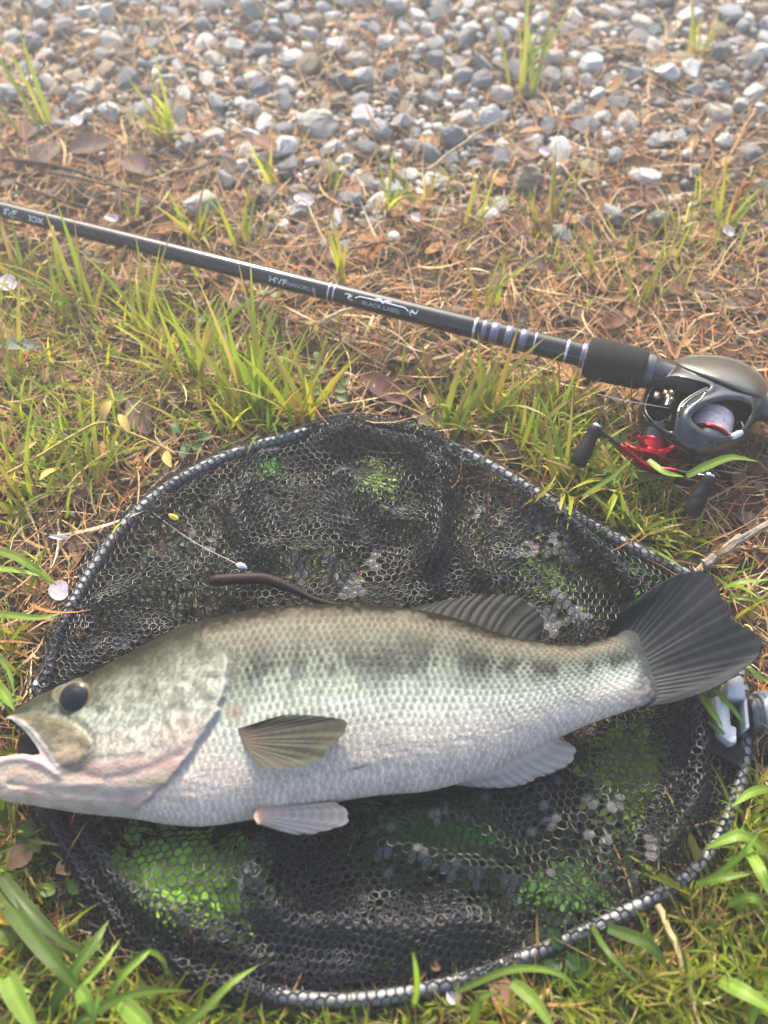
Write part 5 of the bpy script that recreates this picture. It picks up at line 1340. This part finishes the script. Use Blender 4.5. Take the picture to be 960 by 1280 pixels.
    leaf(70, 1090, .010, .012, .009, .4, (.42, .24, .12), 'small orange leaf beside the lower edge of the net')
    leaf(536, 1201, .014, .007, .005, -.6, (.38, .20, .09), 'tiny orange leaf on the near part of the net')
    leaf(612, 1205, .008, .03, .012, -1.2, (.22, .13, .08), 'brown leaf strip in front of the net')
    leaf(-4, 1150, .02, .014, .012, .4, (.55, .30, .04), 'yellow orange leaf at the near left edge')
    PET = [(10, 354, 24, 20, 'pale lilac white petal at the left edge below the rod'), (380, 250, 26, 14, 'pinkish petal behind the rod next to the looped stalk'), (140, 273, 18, 9, 'thin white petal close behind the rod'),
           (97, 150, 16, 14, 'white petal on the straw left of the pale round stone'), (75, 738, 26, 22, 'pinkish white petal lying by the hoop at the left'), (910, 290, 16, 14, 'white petal in the yellow green clump on the right'), (75, 672, 26, 5, 'narrow white scrap beside the hoop at the left'),
           (52, 848, 24, 9, 'slim white petal beside the fish forehead'), (567, 1244, 20, 18, 'pale petal half under the near rim of the net'), (680, 190, 14, 12, 'white petal beside the brownish stone block'), (520, 272, 14, 11, 'white petal scrap under the thin straight blades')]
    for px, py, w, h, lab in PET:
        s = mpp(px, py)
        a = np.linspace(0, 2 * np.pi, 15)[:-1]; r = 1 - .18 * np.exp(-((a - .6) / .25) ** 2)
        V = [np.c_[r * k * np.cos(a) * w * s / 2, r * k * np.sin(a) * h * s / 2 * 1.15, .0015 * k ** 2 + .0008 * np.sin(2 * a) * k] for k in (1, .55)]
        V = np.vstack(V + [np.zeros((1, 3))]); F = [grid_faces(2, 14, True)[:, ::-1], np.array([[14 + k, 14 + (k + 1) % 14, 28] for k in range(14)])]
        o = link('petal', make_mesh('petal', V, F, None, True, [M['petal']]), None, P(px, py, .010)); o.rotation_euler = (.25, .1, random.uniform(-.6, .6) if w < 2 * h else (.9 if py > 800 else 0))
        tag(o, lab, 'petal', 'fallen white petals')
    def clover(px, py, nl, rad, col, label):
        p = P(px, py, 0); t = thing('weed_plant', label, 'weed', tuple(p), 'small round leaved weeds')
        for k in range(nl):
            a = random.uniform(0, 6.3); o = np.array([math.cos(a), math.sin(a), 0]) * rad * random.uniform(.2, 1.6) + [0, 0, random.uniform(.008, .016)]
            c = np.array([col]) * random.uniform(.8, 1.2)
            V, F, C = blades(o[None], np.array([a]), np.array([rad * 1.5]), np.array([rad * 1.25]), np.array([1.25]), np.array([.4]), c, c, 6, 5, np.array([.2]), .2, None, lambda t_: np.sin(np.pi * np.clip(t_, .05, .95)) ** .55)
            link('leaf', make_mesh('leaf', V, F, C, True, [M['grass']]), t, (0, 0, 0))
        q = np.array([[0, 0, 0], [.001, 0, .006], [.002, .001, .012]]); V, F = tube(spline(q, 6), .0006, 5); link('stem', Acc().add(V, F, (.12, .16, .03)).mesh('stem', [M['grass']]), t, (0, 0, 0))
    clover(235, 562, 6, .006, (.07, .17, .04), 'round leaved weed just outside the hoop at the upper left')
    clover(410, 500, 5, .006, (.09, .16, .04), 'small round leaved weed beside the dark reddish leaf')
    clover(402, 468, 4, .005, (.10, .17, .05), 'pale round leaves above the short bright clump')
    clover(265, 405, 4, .005, (.09, .18, .05), 'tiny weed under the middle of the rod')
    clover(345, 375, 4, .005, (.16, .20, .05), 'yellowish weed just below the rod print')
    clover(145, 508, 3, .005, (.08, .17, .04), 'pair of round leaves deep in the left grass')
    clover(55, 1040, 8, .005, (.13, .20, .05), 'pale star leaved weed under the fish jaw')
    clover(85, 1118, 4, .0055, (.14, .24, .04), 'bright two leaved seedling below the fish jaw')
    clover(765, 590, 8, .008, (.15, .25, .04), 'bright leafy weed in front of the red star drag')
    clover(700, 1195, 9, .006, (.05, .11, .03), 'dark leafy weed in front of the net near the tan stalk')
    clover(45, 1195, 6, .007, (.15, .2, .03), 'yellow green weed leaves under the widest blades')
build_bits()

# ------------------------------------------------------------------ haze volume added to imitate the veil of a smeared lens
def build_haze():
    m = bpy.data.materials.new('haze'); m.use_nodes = True; N, L = m.node_tree.nodes, m.node_tree.links
    for nd in list(N):
        if nd.type == 'BSDF_PRINCIPLED': N.remove(nd)
    v = N.new('ShaderNodeVolumePrincipled'); v.inputs['Color'].default_value = (.90, .95, 1.0, 1); v.inputs['Density'].default_value = .19; v.inputs['Anisotropy'].default_value = .6
    L.new(v.outputs[0], N['Material Output'].inputs['Volume'])
    V, F = box_dir((0, 0, -.15), (31, 0, 0), (0, 31, 0), (0, 0, .90))
    o = link('haze', make_mesh('haze', V, F, None, False, [m])); tag(o, 'thin added haze imitating the pale veil of a smeared lens', None, None, 'stuff')
build_haze()
